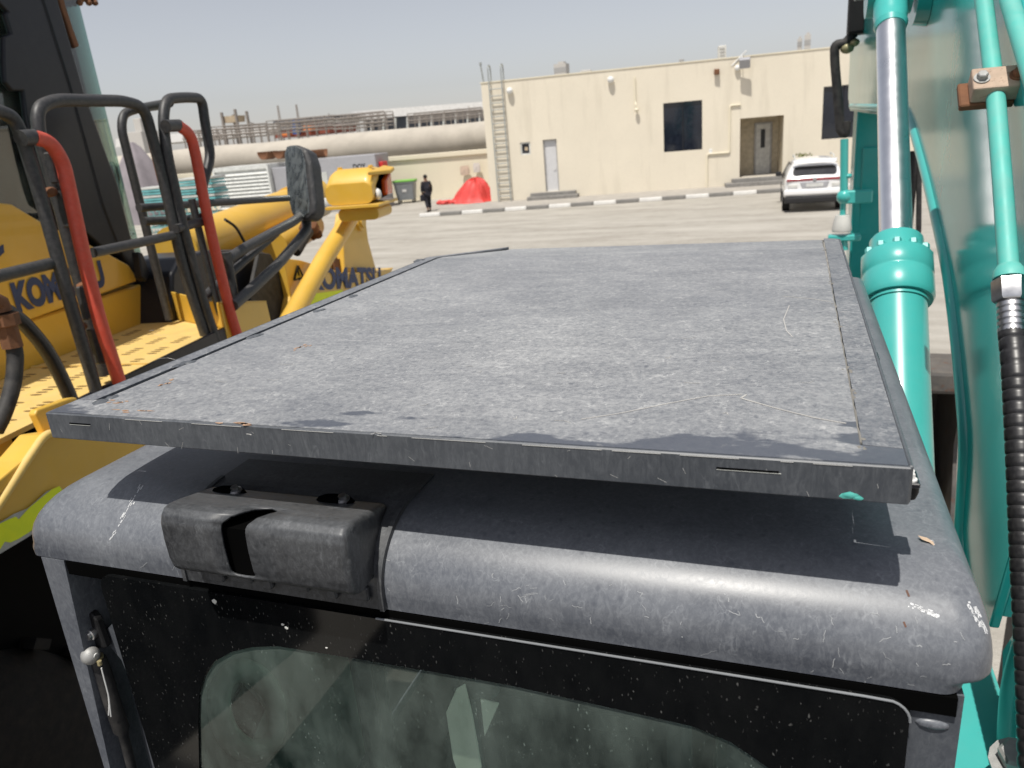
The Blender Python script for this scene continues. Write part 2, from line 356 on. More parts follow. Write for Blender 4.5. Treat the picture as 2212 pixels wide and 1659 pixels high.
MAT.update(
 pave=mat('pavement concrete', (.36, .335, .3), .9, var=.12, scale=2, bmp=.2), kerbw=mat('kerb white', (.74, .73, .7), .75, var=.08, scale=5, dust=.15), kerbg=mat('kerb grey', (.2, .195, .185), .85, var=.15, scale=5, dust=.2),
 stone=mat('step stone', (.23, .22, .205), .8, var=.2, scale=5), bluegl=mat('dark window glass', (.012, .016, .026), .06, var=.2, spec=.7), alu=mat('white window frame', (.62, .62, .59), .5),
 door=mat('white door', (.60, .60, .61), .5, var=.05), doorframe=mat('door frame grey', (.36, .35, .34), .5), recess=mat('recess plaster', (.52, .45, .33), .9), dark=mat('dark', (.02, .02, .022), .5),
 galv=mat('galvanised ladder', (.34, .36, .35), .55, .2, var=.15, scale=10), acw=mat('off white unit', (.6, .6, .57), .6, dust=.2), conc=mat('pale concrete', (.5, .48, .45), .9, var=.08), tower=mat('tower grey', (.34, .34, .34), .9),
 pipebig=mat('weathered pipe wrap', (.44, .40, .34), .85, var=.14, scale=.7, dust=.25, dustc=(.52, .48, .42), bmp=.3, fine=3), whiteroof=mat('white roof sheet', (.72, .71, .69), .6), shedwall=mat('shed dark', (.075, .085, .105), .8),
 shedred=mat('red oxide cladding', (.24, .06, .035), .8), shedblue=mat('blue panel', (.02, .09, .3), .6), orange=mat('orange', (.7, .2, .04), .6), lattice=mat('scaffold steel', (.27, .24, .215), .8, .2), board=mat('tan board', (.45, .36, .25), .8),
 louvre=mat('white louvre', (.7, .71, .68), .55, dust=.12), greybox=mat('grey cabinet', (.37, .37, .39), .6, var=.06), redstripe=mat('red stripe', (.6, .03, .03), .5), tealstack=mat('teal boards', (.09, .38, .40), .6, var=.25, scale=4, dust=.3, dustc=(.5, .56, .53)),
 tealframe=mat('pale teal frame', (.14, .36, .36), .6, var=.2, dust=.3), palegrey=mat('pale steel', (.55, .56, .53), .6, var=.15), heap=mat('mauve sheet', (.24, .215, .23), .9, var=.15, scale=1.5),
 tarp=mat('red tarpaulin', (.62, .045, .04), .55, var=.15, scale=2.5, dust=.12, dustc=(.6, .3, .25)), bin=mat('grey plastic bin', (.2, .22, .235), .5, dust=.15), lid=mat('green lid', (.16, .42, .06), .5), sack=mat('pale sack', (.6, .56, .52), .85), sackp=mat('pinkish sack', (.55, .43, .34), .85),
 skin=mat('skin', (.22, .12, .075), .6), cloth=mat('dark clothes', (.013, .012, .019), .9), shoe=mat('shoe', (.05, .04, .035), .7),
 carw=mat('white car paint', (.80, .80, .80), .25, var=.02, coat=.7), cargl=mat('car glass', (.012, .013, .016), .08, spec=.8), cartrim=mat('car black trim', (.015, .015, .017), .5), tail=mat('tail light red', (.22, .01, .012), .2, coat=.5), plate=mat('number plate', (.6, .6, .58), .5), bush=mat('dry shrub', (.16, .17, .06), .8),
 bucket=mat('worn dark grey steel', (.075, .072, .07), .6, var=.3, scale=7, dust=.4, dustc=(.2, .17, .14), rust=.12), soil=mat('sandy soil', (.38, .31, .2), .95, bmp=.5),
)
MAT['winglass'] = glass('dusty green-lit rear glass', (.8, .88, .83), .0, 1.0, (.36, .45, .40), refl=.8)  # green of the dust film stands in for the mint-lit interior
MAT['cabglass'] = glass('cab glass', (.55, .74, .68), .0, .25)
MAT['loaderglass'] = glass('loader glass', (.5, .68, .63), .0, .3, refl=2.2)
def frit():
    m, t, b = nodes('black glass border'); co = coord(t, (1, 1, .5)); c1 = coord(t)
    sp = ramp(t, voro(t, warp(t, co, 90, .01), 190), .03, .2, (1, 1, 1, 1), (0, 0, 0, 1)); sp = math_(t, 'MULTIPLY', sp, ramp(t, noise(t, c1, 30, 4), .44, .62))
    fl = ramp(t, noise(t, co, 16, 5, .7), .4, .85); d = math_(t, 'ADD', math_(t, 'MULTIPLY', sp, .26), math_(t, 'MULTIPLY', fl, .012))
    t.links.new(mixc(t, d, (.004, .0045, .005), (.5, .5, .48)), b.inputs['Base Color']); t.links.new(math_(t, 'ADD', math_(t, 'MULTIPLY', d, .6), .07), b.inputs['Roughness']); b.inputs['Specular IOR Level'].default_value = .3; return m
MAT['frit'] = frit()
# ================================================================== THE SETTING
def grid_plane(name, lo, hi, z, m, **kw):
    bm = B(); vs = [bm.verts.new((x, y, z)) for x, y in ((lo[0], lo[1]), (hi[0], lo[1]), (hi[0], hi[1]), (lo[0], hi[1]))]; bm.faces.new(vs)
    return obj(name, bm, m, None, **kw)
grid_plane('ground', (-900, -60), (900, 1500), 0, MAT['ground'], kind='structure')

FA = V((-13.767, 34.882, 0)); FU = V((.989, .148, 0)).normalized(); FN = V((FU.y, -FU.x, 0))   # facade: start corner, run, outward normal
FAC = Plane(FA, FN)
def fu(x, y):                                   # photo point on the facade -> (metres along it, height)
    p = FAC(x, y); return (p - FA).dot(FU), p.z
def fp(u, z, k=0): return FA + FU * u + V((0, 0, z)) + FN * k          # k metres in front of the wall
UZ = V((0, 0, 1))

# pavement and kerb
k0 = GROUND(937, 467); k1 = GROUND(1690, 414.5); KU = (k1 - k0).normalized(); KN = V((KU.y, -KU.x, 0))
marks = [998, 1041, 1086, 1131, 1175, 1224, 1269, 1319, 1368, 1419, 1470, 1526, 1578, 1635]
def kerb_u(x):
    y = 467 + (x - 937) * (414.5 - 467) / (1690 - 937); return (GROUND(x, y) - k0).dot(KU)
us = [kerb_u(x) for x in marks]; STEP = (us[-1] - us[0]) / (len(us) - 1); U0 = us[0]
bm = B(); b0 = k0 + KU * (U0 - 2 * STEP)
prism(bm, [k0 - KN * .2 - KU * .1, k0 - KN * .2 + KU * 40, fp(34, 0, .003), fp(.0, 0, .003), fp(-.6, 0, .003)], (0, 0, .146))
obj('pavement', bm, MAT['pave'], kind='structure')
kerb = empty('kerb', k0, None, None); tag(kerb, kind='structure')
kb = B(); box(kb, (0.012, -.1, 0), (STEP - .012, .1, .15), .018, 1)
Mk = Matrix.Translation((0, 0, 0)) @ Matrix(((KU.x, -KN.x, 0), (KU.y, -KN.y, 0), (0, 0, 1))).to_4x4()
bmesh.ops.transform(kb, matrix=Mk, verts=kb.verts)
kw = obj('kerb_stone', kb, MAT['kerbw'], kerb); kc = V(kw.location)
mg = kw.data.copy(); mg.materials.clear(); mg.materials.append(MAT['kerbg'])
base_off = kc + wloc(kerb) + k0
for i in range(-2, 36):
    p = base_off + KU * (U0 + i * STEP)
    if i == -2: kw.location = p - wloc(kerb); continue
    o = copy_part(kw, kerb, p)
    if i % 2: o.data = mg

# ---------------------------------------------------------------- office building
off = empty('office_building', fp(8, 0, -4), 'long low cream office building with flat roof behind the striped kerb', 'building')
def wall_with_holes(L, Hh, holes, t):
    """front wall cut into cells round rectangular openings; returns bmesh prism set"""
    bm = B(); xs = sorted(set([0, L] + [h[0] for h in holes] + [h[1] for h in holes])); zs = sorted(set([0, Hh] + [h[2] for h in holes] + [h[3] for h in holes]))
    vv = {}
    def gv(u, z, k):
        key = (round(u, 4), round(z, 4), k)
        if key not in vv: vv[key] = bm.verts.new(fp(u, z, k))
        return vv[key]
    inside = lambda a, b, c, d: any(h[0] <= a + 1e-6 and b <= h[1] + 1e-6 and h[2] <= c + 1e-6 and d <= h[3] + 1e-6 for h in holes)
    for a, b in zip(xs, xs[1:]):
        for c, d in zip(zs, zs[1:]):
            if not inside(a, b, c, d): bm.faces.new([gv(a, c, 0), gv(b, c, 0), gv(b, d, 0), gv(a, d, 0)])
    for h in holes:
        for (a, c), (b, d) in (((h[0], h[2]), (h[1], h[2])), ((h[1], h[2]), (h[1], h[3])), ((h[1], h[3]), (h[0], h[3])), ((h[0], h[3]), (h[0], h[2]))):
            bm.faces.new([bm.verts.new(fp(a, c, 0)), bm.verts.new(fp(b, d, 0) if 0 else fp(b, d, 0)), bm.verts.new(fp(b, d, -t)), bm.verts.new(fp(a, c, -t))])
    return bm
def frect(x0, y0, x1, y1): a = fu(x0, y0); b = fu(x1, y1); return (a[0], b[0], b[1], a[1])
L, HT = 40.0, 5.5
bigw = frect(1432.5, 221, 1517, 325.5); bigw = (bigw[0], bigw[1], 1.83, 3.92)
rwin = (14.95, 14.95 + (bigw[1] - bigw[0]), 1.85, 4.0)
smw = frect(1123, 308, 1147, 334); dr = frect(1172, 302, 1209, 416); dr = (dr[0], dr[1], .45, 2.8)
rec = frect(1599, 256, 1690, 372); rec = (rec[0], rec[1], .48, 3.0)
d2 = (21.6, 22.45, .45, 2.75)
holes = [bigw, rwin, smw, dr, rec, d2]
front = wall_with_holes(L, HT, holes, .22)
obj('front_wall', front, MAT['wall'], off)
bm = B(); box(bm, (0, 0, 0), (1, 1, 1)); bm.free()
bm = B()
prism(bm, [fp(.0, 0, -.001), fp(0, HT, -.001), fp(0, HT, -9), fp(0, 0, -9)], FU * .2)       # end wall
prism(bm, [fp(.2, 5.05, -.24), fp(L, 5.05, -.24), fp(L, 5.05, -9), fp(.2, 5.05, -9)], (0, 0, .12))
obj('end_wall', bm, MAT['wall'], off)
bm = B(); prism(bm, [fp(-.03, HT, .03), fp(L, HT, .03), fp(L, HT, -.22), fp(-.03, HT, -.22)], (0, 0, .05)); obj('parapet_cap', bm, MAT['cream'], off)
def window(h, depth=.14, fr=.06, mull=False, m=MAT['bluegl']):
    a, b, c, d = h; bm = B()
    prism(bm, [fp(a, c, -depth), fp(b, c, -depth), fp(b, c + fr, -depth), fp(a, c + fr, -depth)], FN * .06)
    prism(bm, [fp(a, d - fr, -depth), fp(b, d - fr, -depth), fp(b, d, -depth), fp(a, d, -depth)], FN * .06)
    for q in (a, b - fr): prism(bm, [fp(q, c + fr, -depth), fp(q + fr, c + fr, -depth), fp(q + fr, d - fr, -depth), fp(q, d - fr, -depth)], FN * .06)
    if mull: prism(bm, [fp((a + b) / 2 - .02, c + fr, -depth), fp((a + b) / 2 + .02, c + fr, -depth), fp((a + b) / 2 + .02, d - fr, -depth), fp((a + b) / 2 - .02, d - fr, -depth)], FN * .05)
    wdw = obj('window', bm, MAT['alu'] if not mull else MAT['darkframe'], off)
    bm = B(); prism(bm, [fp(a + fr, c + fr, -depth + .01), fp(b - fr, c + fr, -depth + .01), fp(b - fr, d - fr, -depth + .01), fp(a + fr, d - fr, -depth + .01)], FN * -.01)
    obj('pane', bm, m, wdw); return wdw
window(bigw, .10, .025, True); window(rwin, .10, .025, True); w3 = window(smw, .1, .07)
bm = B(); prism(bm, [fp(smw[0] + .2, smw[2] + .2, -.085), fp(smw[1] - .14, smw[2] + .2, -.085), fp(smw[1] - .14, smw[3] - .22, -.085), fp(smw[0] + .2, smw[3] - .22, -.085)], FN * .03); obj('extractor_fan', bm, MAT['board'], w3)
for (h, name) in ((dr, 'left'), (d2, 'far')):
    a, b, c, d = h; bm = B()
    for q in (a, b - .06): prism(bm, [fp(q, c, -.2), fp(q + .06, c, -.2), fp(q + .06, d, -.2), fp(q, d, -.2)], FN * .12)
    prism(bm, [fp(a + .06, d - .06, -.2), fp(b - .06, d - .06, -.2), fp(b - .06, d, -.2), fp(a + .06, d, -.2)], FN * .12)
    dd = obj('door', bm, MAT['doorframe'], off)
    bm = B(); prism(bm, [fp(a + .06, c, -.19), fp(b - .06, c, -.19), fp(b - .06, d - .06, -.19), fp(a + .06, d - .06, -.19)], FN * .05, .005, 1); obj('door_leaf', bm, MAT['door'], dd)
    bm = B(); tube(bm, [fp(b - .13, c + 1.05, -.13), fp(b - .13, c + 1.05, -.08), fp(b - .25, c + 1.05, -.08)], .012, 8); obj('door_handle', bm, MAT['steel'], dd)
# entrance recess
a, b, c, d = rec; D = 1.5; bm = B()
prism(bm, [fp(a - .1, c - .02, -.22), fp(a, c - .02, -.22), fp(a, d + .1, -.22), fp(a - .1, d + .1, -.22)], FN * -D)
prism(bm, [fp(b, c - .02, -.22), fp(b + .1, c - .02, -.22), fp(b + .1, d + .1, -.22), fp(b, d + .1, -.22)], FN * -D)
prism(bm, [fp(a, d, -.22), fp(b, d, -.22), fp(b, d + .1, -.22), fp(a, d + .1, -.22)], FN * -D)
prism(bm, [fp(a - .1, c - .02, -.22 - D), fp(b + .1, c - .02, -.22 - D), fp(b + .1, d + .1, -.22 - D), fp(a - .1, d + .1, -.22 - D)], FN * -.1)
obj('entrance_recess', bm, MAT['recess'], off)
bm = B(); prism(bm, [fp(a, c - .1, .0), fp(b, c - .1, .0), fp(b, c - .02, .0), fp(a, c - .02, .0)], FN * -(D + .22)); obj('entrance_floor', bm, MAT['pave'], off)
k = -.22 - D + .004; da, db = a + .78, b - .28; bm = B()
for q0, q1, z0, z1 in ((da, da + .08, c - .02, d - .25), (db - .08, db, c - .02, d - .25), (da + .08, db - .08, d - .33, d - .25)):
    prism(bm, [fp(q0, z0, k), fp(q1, z0, k), fp(q1, z1, k), fp(q0, z1, k)], FN * .08)
ed = obj('door', bm, MAT['doorframe'], off)
bm = B(); prism(bm, [fp(da + .08, c - .02, k), fp(db - .08, c - .02, k), fp(db - .08, d - .33, k), fp(da + .08, d - .33, k)], FN * .05); obj('door_leaf', bm, MAT['acw'], ed)
bm = B(); prism(bm, [fp(da + .28, c + 1.15, k + .053), fp(db - .3, c + 1.15, k + .053), fp(db - .3, d - .55, k + .053), fp(da + .28, d - .55, k + .053)], FN * .01); obj('door_light', bm, MAT['dark'], ed)
bm = B(); prism(bm, [fp(a + .004, c + 1.6, -.6), fp(a + .004, c + 1.6, -1.1), fp(a + .004, d - .25, -1.1), fp(a + .004, d - .25, -.6)], FU * .03); obj('notice_board', bm, MAT['dark'], off)
def steps(a, b, n, z0, z1, run, ext):
    for i in range(n):
        q = n - i; bm = B(); zt = z0 + (z1 - z0) * (i + 1) / n; zb = z0 + (z1 - z0) * i / n
        prism(bm, [fp(a - ext * (q - 1), zb + .001, .004), fp(b + ext * (q - 1), zb + .001, .004), fp(b + ext * (q - 1), zt, .004), fp(a - ext * (q - 1), zt, .004)], FN * (run * q), .008, 1)
        obj('step', bm, MAT['stone'], off)
steps(dr[0] - .7, dr[1] + .8, 2, .146, .44, .35, .12); steps(a - .35, b + .35, 2, .146, .46, .4, .3); steps(d2[0] - .5, d2[1] + .5, 2, .146, .44, .35, .2)
# roof ladder
lad = B(); uL = [fu(1073, 440)[0] + .08, fu(1073, 440)[0] + .62]; base = off
ladm = obj('ladder', (lambda bm: (box(bm, (0, 0, 0), (.01, .01, .01)), bm)[1])(B()), MAT['galv'], off)
bpy.data.objects.remove(ladm)
bm = B(); u0 = .42; u1 = 1.02
for q in (u0, u1): tube(bm, fillet([fp(q, .15, .2), fp(q, 6.25, .2), fp(q, 6.25, -.35), fp(q, 5.2, -.35)], .27, 8), .032, 8)
lad = obj('ladder', bm, MAT['galv'], off)
rb = B(); tube(rb, [fp(u0, .4, .2), fp(u1, .4, .2)], .022, 8); r0 = obj('rung', rb, MAT['galv'], lad); rc = wloc(lad) + r0.location
for i in range(1, 17): copy_part(r0, lad, rc + UZ * (.3 * i))
for z in (1.0, 2.6, 4.2, 5.2):
    for q in (u0, u1): bm = B(); tube(bm, [fp(q, z, .2), fp(q, z, 0)], .014, 6); obj('wall_bracket', bm, MAT['galv'], lad)
bm = B(); tube(bm, [fp(.12, 5.5, -.1), fp(.04, 6.3, -.1)], .04, 8); lathe(bm, fp(.04, 6.3, -.1), UZ, [(0, .06), (.1, .06)], 10); obj('vent_pipe', bm, MAT['galv'], off)
for (x, y) in ((1102, 196.5), (1319.5, 172.5)):
    u_, z_ = fu(x, y); bm = B(); blob(bm, fp(u_, z_, .12), .15, .15, .15, sub=3); lathe(bm, fp(u_, z_, 0), FN, [(0, .07), (.06, .07)], 12)
    obj('globe_lamp', bm, MAT['white'], off)
u_, z_ = fu(1371, 160); bm = B(); tube(bm, fillet([fp(u_, 5.1, .05), fp(u_, 4.05, .05), fp(u_ + .02, 4.0, .16), fp(u_ + .04, 3.85, .16)], .06), .035, 8); blob(bm, fp(u_ + .05, 3.75, .16), .1, .1, .09)
obj('drain_spout', bm, MAT['cream'], off)
u_, z_ = fu(1548, 156); bm = B(); box(bm, (-.11, -.1, -.1), (.11, .1, .12), .02, 1, Matrix.Translation(fp(u_, z_, .12))); obj('wall_lamp', bm, MAT['rust'], off)
u_, z_ = fu(1607, 137); bm = B(); box(bm, (-.22, -.12, -.2), (.22, .12, .2), .02, 1, Matrix.Translation(fp(u_, z_, .4)) @ Matrix.Rotation(.5, 4, 'X')); fl = obj('floodlight', bm, MAT['greybox'], off)
bm = B(); tube(bm, [fp(u_ - .1, z_ + .35, 0), fp(u_ - .1, z_ + .2, .35)], .02, 6); tube(bm, [fp(u_ - .5, z_ - .05, .0), fp(u_ + .1, z_ + .5, .05)], .03, 6); obj('bracket', bm, MAT['white'], fl)
bm = B(); blob(bm, fp(fu(1593, 147)[0], fu(1593, 147)[1], .08), .13, .12, .13); obj('globe_lamp', bm, MAT['white'], off)
def pipe(pts, r=.028): 
    bm = B(); tube(bm, fillet([fp(q, z, .045) for q, z in pts], .08, 4), r, 8); obj('wall_pipe', bm, MAT['cream'], off)
A1 = fu(1527.5, 411); pipe([(A1[0], .15), (A1[0], fu(1527, 333)[1]), (fu(1576, 331)[0], fu(1527, 333)[1]), (fu(1576, 331)[0], fu(1578, 228)[1]), (fu(1600, 224)[0], fu(1578, 228)[1])], .035)
bm = B(); box(bm, (-.07, 0, -.1), (.07, .1, .1), .01, 1, Matrix.Translation(fp(A1[0] + .15, fu(1527, 330)[1] + .05, 0) + FN * .02)); obj('junction_box', bm, MAT['white'], off)
# roof-top plant on the office
def plant(x0, y0, x1, y1, k, name, m, label, n=3):
    P = FAC.off(k); a = P(x0, y1); b = P(x1, y0); wdt = (b - a).dot(FU); zt = b.z; z0 = 5.17; o0 = a - FU * 0; o0 = V((a.x, a.y, z0)); bm = B()
    prism(bm, [o0, o0 + FU * wdt, o0 + FU * wdt + UZ * (zt - z0), o0 + UZ * (zt - z0)], FN * -.7, .02, 1)
    t = obj(name, bm, m, off); bm = B()
    for i in range(int((zt - z0) / .14)):
        z = z0 + .1 + i * .14; prism(bm, [o0 + UZ * (z - z0) + FU * .06, o0 + UZ * (z - z0) + FU * (wdt - .06), o0 + UZ * (z - z0 + .05) + FU * (wdt - .06), o0 + UZ * (z - z0 + .05) + FU * .06], FN * .025)
    obj('grille', bm, MAT['tower'], t)
plant(1552, 97, 1569, 130, -3.0, 'cooling_unit', MAT['acw'], '')
plant(1254, 150, 1276, 163, -3.0, 'cooling_unit', MAT['conc'], '')
bm = B(); p = FAC.off(-2)(1472, 128); box(bm, (-.1, -.1, 5.1), (.1, .1, p.z), .01, 1, Matrix.Translation((p.x, p.y, 0))); obj('roof_vent', bm, MAT['tower'], off)

# ---------------------------------------------------------------- far towers over the roof
def tower(x0, y0, x1, dist, label, name='tower_block', m=MAT['conc']):
    P = PY(dist); a = P(x0, 160); b = P(x1, y0); wd = b.x - a.x; zt = b.z; t = empty(name, (a.x + wd / 2, dist, 0), label, 'tower block', 'far tower blocks')
    bm = B(); box(bm, (a.x, dist, 0), (a.x + wd, dist + wd, zt), 0); box(bm, (a.x + wd * .3, dist + wd * .2, zt), (a.x + wd * .8, dist + wd * .8, zt * 1.03)); obj('wall', bm, m, t)
    bm = B(); n = 6
    for i in range(n):
        cx_ = a.x + wd * (i + .5) / n
        for j in range(int(zt / 4)):
            box(bm, (cx_ - wd * .055, dist - .15, 3 + j * 4), (cx_ + wd * .055, dist - .05, 5.4 + j * 4))
    obj('window', bm, MAT['tower'], t, kind='stuff')
tower(1197, 136, 1222, 420, 'grey gridded tower block far behind the office roof near the ladder')
tower(1720, 83, 1733, 430, 'lower half of the pair of far tower blocks right of the floodlight')
tower(1735, 74, 1752, 425, 'taller of the pair of far tower blocks right of the floodlight')

# ---------------------------------------------------------------- boundary wall
bw = empty('boundary_wall', fp(-8, 0, -6), 'cream boundary wall with projecting coping left of the office', 'wall')
bm = B(); prism(bm, [fp(-40, 0, -6), fp(-.01, 0, -6), fp(-.01, 2.25, -6), fp(-40, 2.25, -6)], FN * -.22); obj('wall_panel', bm, MAT['cream'], bw)
bm = B(); prism(bm, [fp(-40, 2.253, -5.88), fp(-.01, 2.253, -5.88), fp(-.01, 2.5, -5.88), fp(-40, 2.5, -5.88)], FN * -.46, .02, 1); obj('coping', bm, MAT['cream'], bw)

# ---------------------------------------------------------------- wrapped pipeline behind the wall
PB = FAC.off(-10.5); c0 = PB(1045, 296); zc = c0.z
pl = empty('pipeline', c0 - UZ * zc, 'huge beige wrapped pipe lying along behind the boundary wall', 'pipe')
pts = [c0 + FU * (6 - i * 2.3) + UZ * (.04 * math.sin(i * 1.3) - .01 * i) for i in range(32)]
bm = B(); tube(bm, pts, lambda s: .96 + .02 * math.sin(s * 60), 28); obj('pipe_wrap', bm, MAT['pipebig'], pl)
for i in range(0, 30, 4): p = pts[i]; bm = B(); box(bm, (-.5, -.8, 0), (.5, .8, p.z - .6), 0, 1, Matrix.Translation((p.x, p.y, 0))); obj('saddle', bm, MAT['conc'], pl)

# ---------------------------------------------------------------- three rusty troughs on top of the stores
def trough(x, y, ln, label, yaw):
    P = FAC.off(-3.0); p = P(x, y); bm = B(); n = 14
    d = (FU * math.cos(yaw) + FN * math.sin(yaw)); s = d.cross(UZ)
    ro, ri = .42, .38
    prof = [(math.cos(a) * ro, math.sin(a) * ro) for a in [math.pi + math.pi * i / n for i in range(n + 1)]] + [(math.cos(a) * ri, math.sin(a) * ri) for a in [2 * math.pi - math.pi * i / n for i in range(n + 1)]]
    prism(bm, [p + s * a + UZ * b for a, b in prof], d * ln)
    obj('rusty_trough', bm, MAT['rust'], label=label, cat='trough', group='rusty troughs')
trough(566, 328, .7, 'leftmost of the three rusty half-pipes above the white louvred unit', -1.2)
trough(600, 326, .7, 'rusty half-pipe just left of the wing mirror', -1.2)
trough(663, 325, 1.0, 'rusty half-pipe just right of the wing mirror', -.15)

# ---------------------------------------------------------------- stores in front of the boundary wall
SP = FAC.off(-2.0)
def sfu(x, y, P=SP): p = P(x, y); return (p - FA).dot(FU), p.z
def sp(u, z, k=0): return fp(u, z, -2.0 + k)
ua, zt = sfu(458, 366); ub, zt2 = sfu(577, 352); zt = (zt + zt2) / 2
lu = empty('louvred_unit', sp((ua + ub) / 2, 0, -1), 'white louvred unit with a thin red strip behind the loader handrails', 'louvred cabin')
bm = B(); prism(bm, [sp(ua, 0, -.06), sp(ub, 0, -.06), sp(ub, zt, -.06), sp(ua, zt, -.06)], FN * -2.2, .02, 1); obj('casing', bm, MAT['louvre'], lu)
bm = B()
for q in (ua, ub - .1): prism(bm, [sp(q, 0, -.055), sp(q + .1, 0, -.055), sp(q + .1, zt, -.055), sp(q, zt, -.055)], FN * .09)
prism(bm, [sp(ua + .1, zt - .22, -.055), sp(ub - .1, zt - .22, -.055), sp(ub - .1, zt, -.055), sp(ua + .1, zt, -.055)], FN * .09)
obj('frame', bm, MAT['louvre'], lu)
bm = B(); z = .15
while z < zt - .3:
    a_, b_ = ua + .1, ub - .1
    prism(bm, [sp(a_, z, .03), sp(a_, z + .03, .03), sp(a_, z + .13, -.045), sp(a_, z + .10, -.045)], FU * (b_ - a_)); z += .19
obj('louvre_blade', bm, MAT['louvre'], lu, kind='stuff')
r0_ = sfu(560, 440); bm = B(); prism(bm, [sp(r0_[0], r0_[1] - .05, .05), sp(ub + .3, r0_[1] - .05, .05), sp(ub + .3, r0_[1] + .1, .05), sp(r0_[0], r0_[1] + .1, .05)], FN * .01); obj('red_strip', bm, MAT['redstripe'], lu)
# grey cabinet with partial lettering
ua2, z1 = sfu(580, 362); ub2, z2 = sfu(806, 333); gz = z1
gc = empty('grey_cabinet', sp((ua2 + ub2) / 2, 0, -1), 'plain grey steel cabinet with black letters beside the louvred unit', 'cabinet')
bm = B(); um = sfu(668, 350)[0]
prism(bm, [sp(ua2, 0, -.3), sp(um, 0, -.3), sp(um, gz - .05, -.3), sp(ua2, gz - .05, -.3)], FN * -1.9, .02, 1); prism(bm, [sp(um + .02, 0, -.2), sp(ub2, 0, -.2), sp(ub2, z2, -.2), sp(um + .02, z2, -.2)], FN * -2.0, .02, 1); obj('casing', bm, MAT['greybox'], gc)
bm = B(); prism(bm, [sp(um + .3, .3, -.198), sp(um + .8, .3, -.198), sp(um + .8, z2 - .7, -.198), sp(um + .3, z2 - .7, -.198)], FN * .02, .006, 1); dd = obj('door', bm, MAT['palegrey'], gc)
tx = SP.off(-.2)(763, 366); text_mesh('lettering', 'DOY', tx, FU, UZ, .25, MAT['black'], gc, thick=.006, bold=.03, sx=.9)
bm = B(); rr = sfu(806, 352); prism(bm, [sp(rr[0] + .03, rr[1] - .3, -.6), sp(rr[0] + .3, rr[1] - .3, -.6), sp(rr[0] + .3, rr[1] + .02, -.6), sp(rr[0] + .03, rr[1] + .02, -.6)], FN * -.7, .03, 1)
obj('red_drum_rack', bm, MAT['redstripe'], label='small red box showing behind the grey cabinet end', cat='box')
# teal formwork boards, stacked
def stack(x0, x1, yt, nb, label, k, frames):
    P = FAC.off(k); pa = P(x0, yt); pb = P(x1, yt); a = (pa - FA).dot(FU); b = (pb - FA).dot(FU); zt = (pa.z + pb.z) / 2; rnd = random.Random(int(x0))
    st = empty('board_stack', fp((a + b) / 2, 0, k - .6), label, 'board stack', 'stacks of teal boards')
    z = zt; src = None
    for i in range(nb):
        h = .09; bm = B(); ja, jb = rnd.uniform(-.08, .08), rnd.uniform(-.08, .08)
        prism(bm, [fp(a + ja, z - h, k), fp(b + jb, z - h, k), fp(b + jb, z, k), fp(a + ja, z, k)], FN * -1.2, .008, 1); obj('board', bm, MAT['tealstack'] if i % 3 else MAT['palegrey'], st); z -= h + .045
    bm = B(); m = int((b - a) / .16)
    for t in range(frames):
        for i in range(m):
            q = a + (b - a) * (i + .1) / m; qq = q + (.14 if (i + t) % 2 else -.06) + rnd.uniform(-.03, .03)
            tube(bm, [fp(q, z - .03, k - .05), fp(qq, z - .42, k - .05)], .022, 5)
            if i % 2: blob(bm, fp(q + .05, z - .2, k + .02), .05, .05, .06, sub=1)
        prism(bm, [fp(a, z - .5, k), fp(b, z - .5, k), fp(b, z - .43, k), fp(a, z - .43, k)], FN * -1.2); z -= .52
    if frames: obj('lattice_frame', bm, MAT['tealframe'], st)
    bm = B(); prism(bm, [fp(a + .1, 0, k - .2), fp(b - .1, 0, k - .2), fp(b - .1, z + .015, k - .2), fp(a + .1, z + .015, k - .2)], FN * -.9); obj('bearer', bm, MAT['palegrey'], st)
stack(292, 372, 404, 7, 'stack of teal boards seen through the gate hoop of the loader', 3.0, 3)
stack(376, 456, 384, 9, 'stack of teal boards beside the white louvred unit', 3.1, 3)
# mauve sheeted heap beyond the wall
P = FAC.off(-4); bm = B(); p = P(300, 372); base_z = 0
rings = []
for (z, r) in ((0, 2.0), (1.2, 1.8), (2.4, 1.35), (3.4, .85), (4.2, .4), (4.5, .08)):
    rings.append([V((p.x + math.cos(a) * r * (1 + .12 * math.sin(a * 5)), p.y + math.sin(a) * r, z)) for a in [2 * math.pi * i / 28 for i in range(28)]])
loft(bm, rings, cap1=True); obj('sheeted_heap', bm, MAT['heap'], label='mauve grey sheeted heap beyond the wall behind the loader hoops', cat='heap')

# ---------------------------------------------------------------- wheelie bin
bp = GROUND(880, 438); Mb = Matrix.Translation((bp.x, bp.y, 0)) @ Matrix.Rotation(math.atan2(FU.y, FU.x) + .12, 4, 'Z')
bn = empty('waste_bin', bp, 'large grey waste bin with green lid against the boundary wall', 'bin')
bm = B(); rings = []
for z, sx, sy in ((.18, .47, .34), (.5, .5, .38), (1.05, .56, .45), (1.1, .6, .48), (1.14, .6, .48)): rings.append([Mb @ V((x, y, z)) for x, y in rrect(-sx, sx, -sy, sy, .06, 3)])
loft(bm, rings, cap0=True, cap1=True, smooth=False); obj('body', bm, MAT['bin'], bn)
bm = B(); box(bm, (-.62, -.5, 1.145), (.62, .5, 1.25), .04, 2, Mb); obj('lid', bm, MAT['lid'], bn)
for sx in (-.4, .4):
    for sy in (-.28, .28): bm = B(); lathe(bm, Mb @ V((sx - .03, sy, .1)), Mb.to_3x3() @ V((1, 0, 0)), [(0, .1), (.06, .1)], 12); obj('wheel', bm, MAT['rubber'], bn)
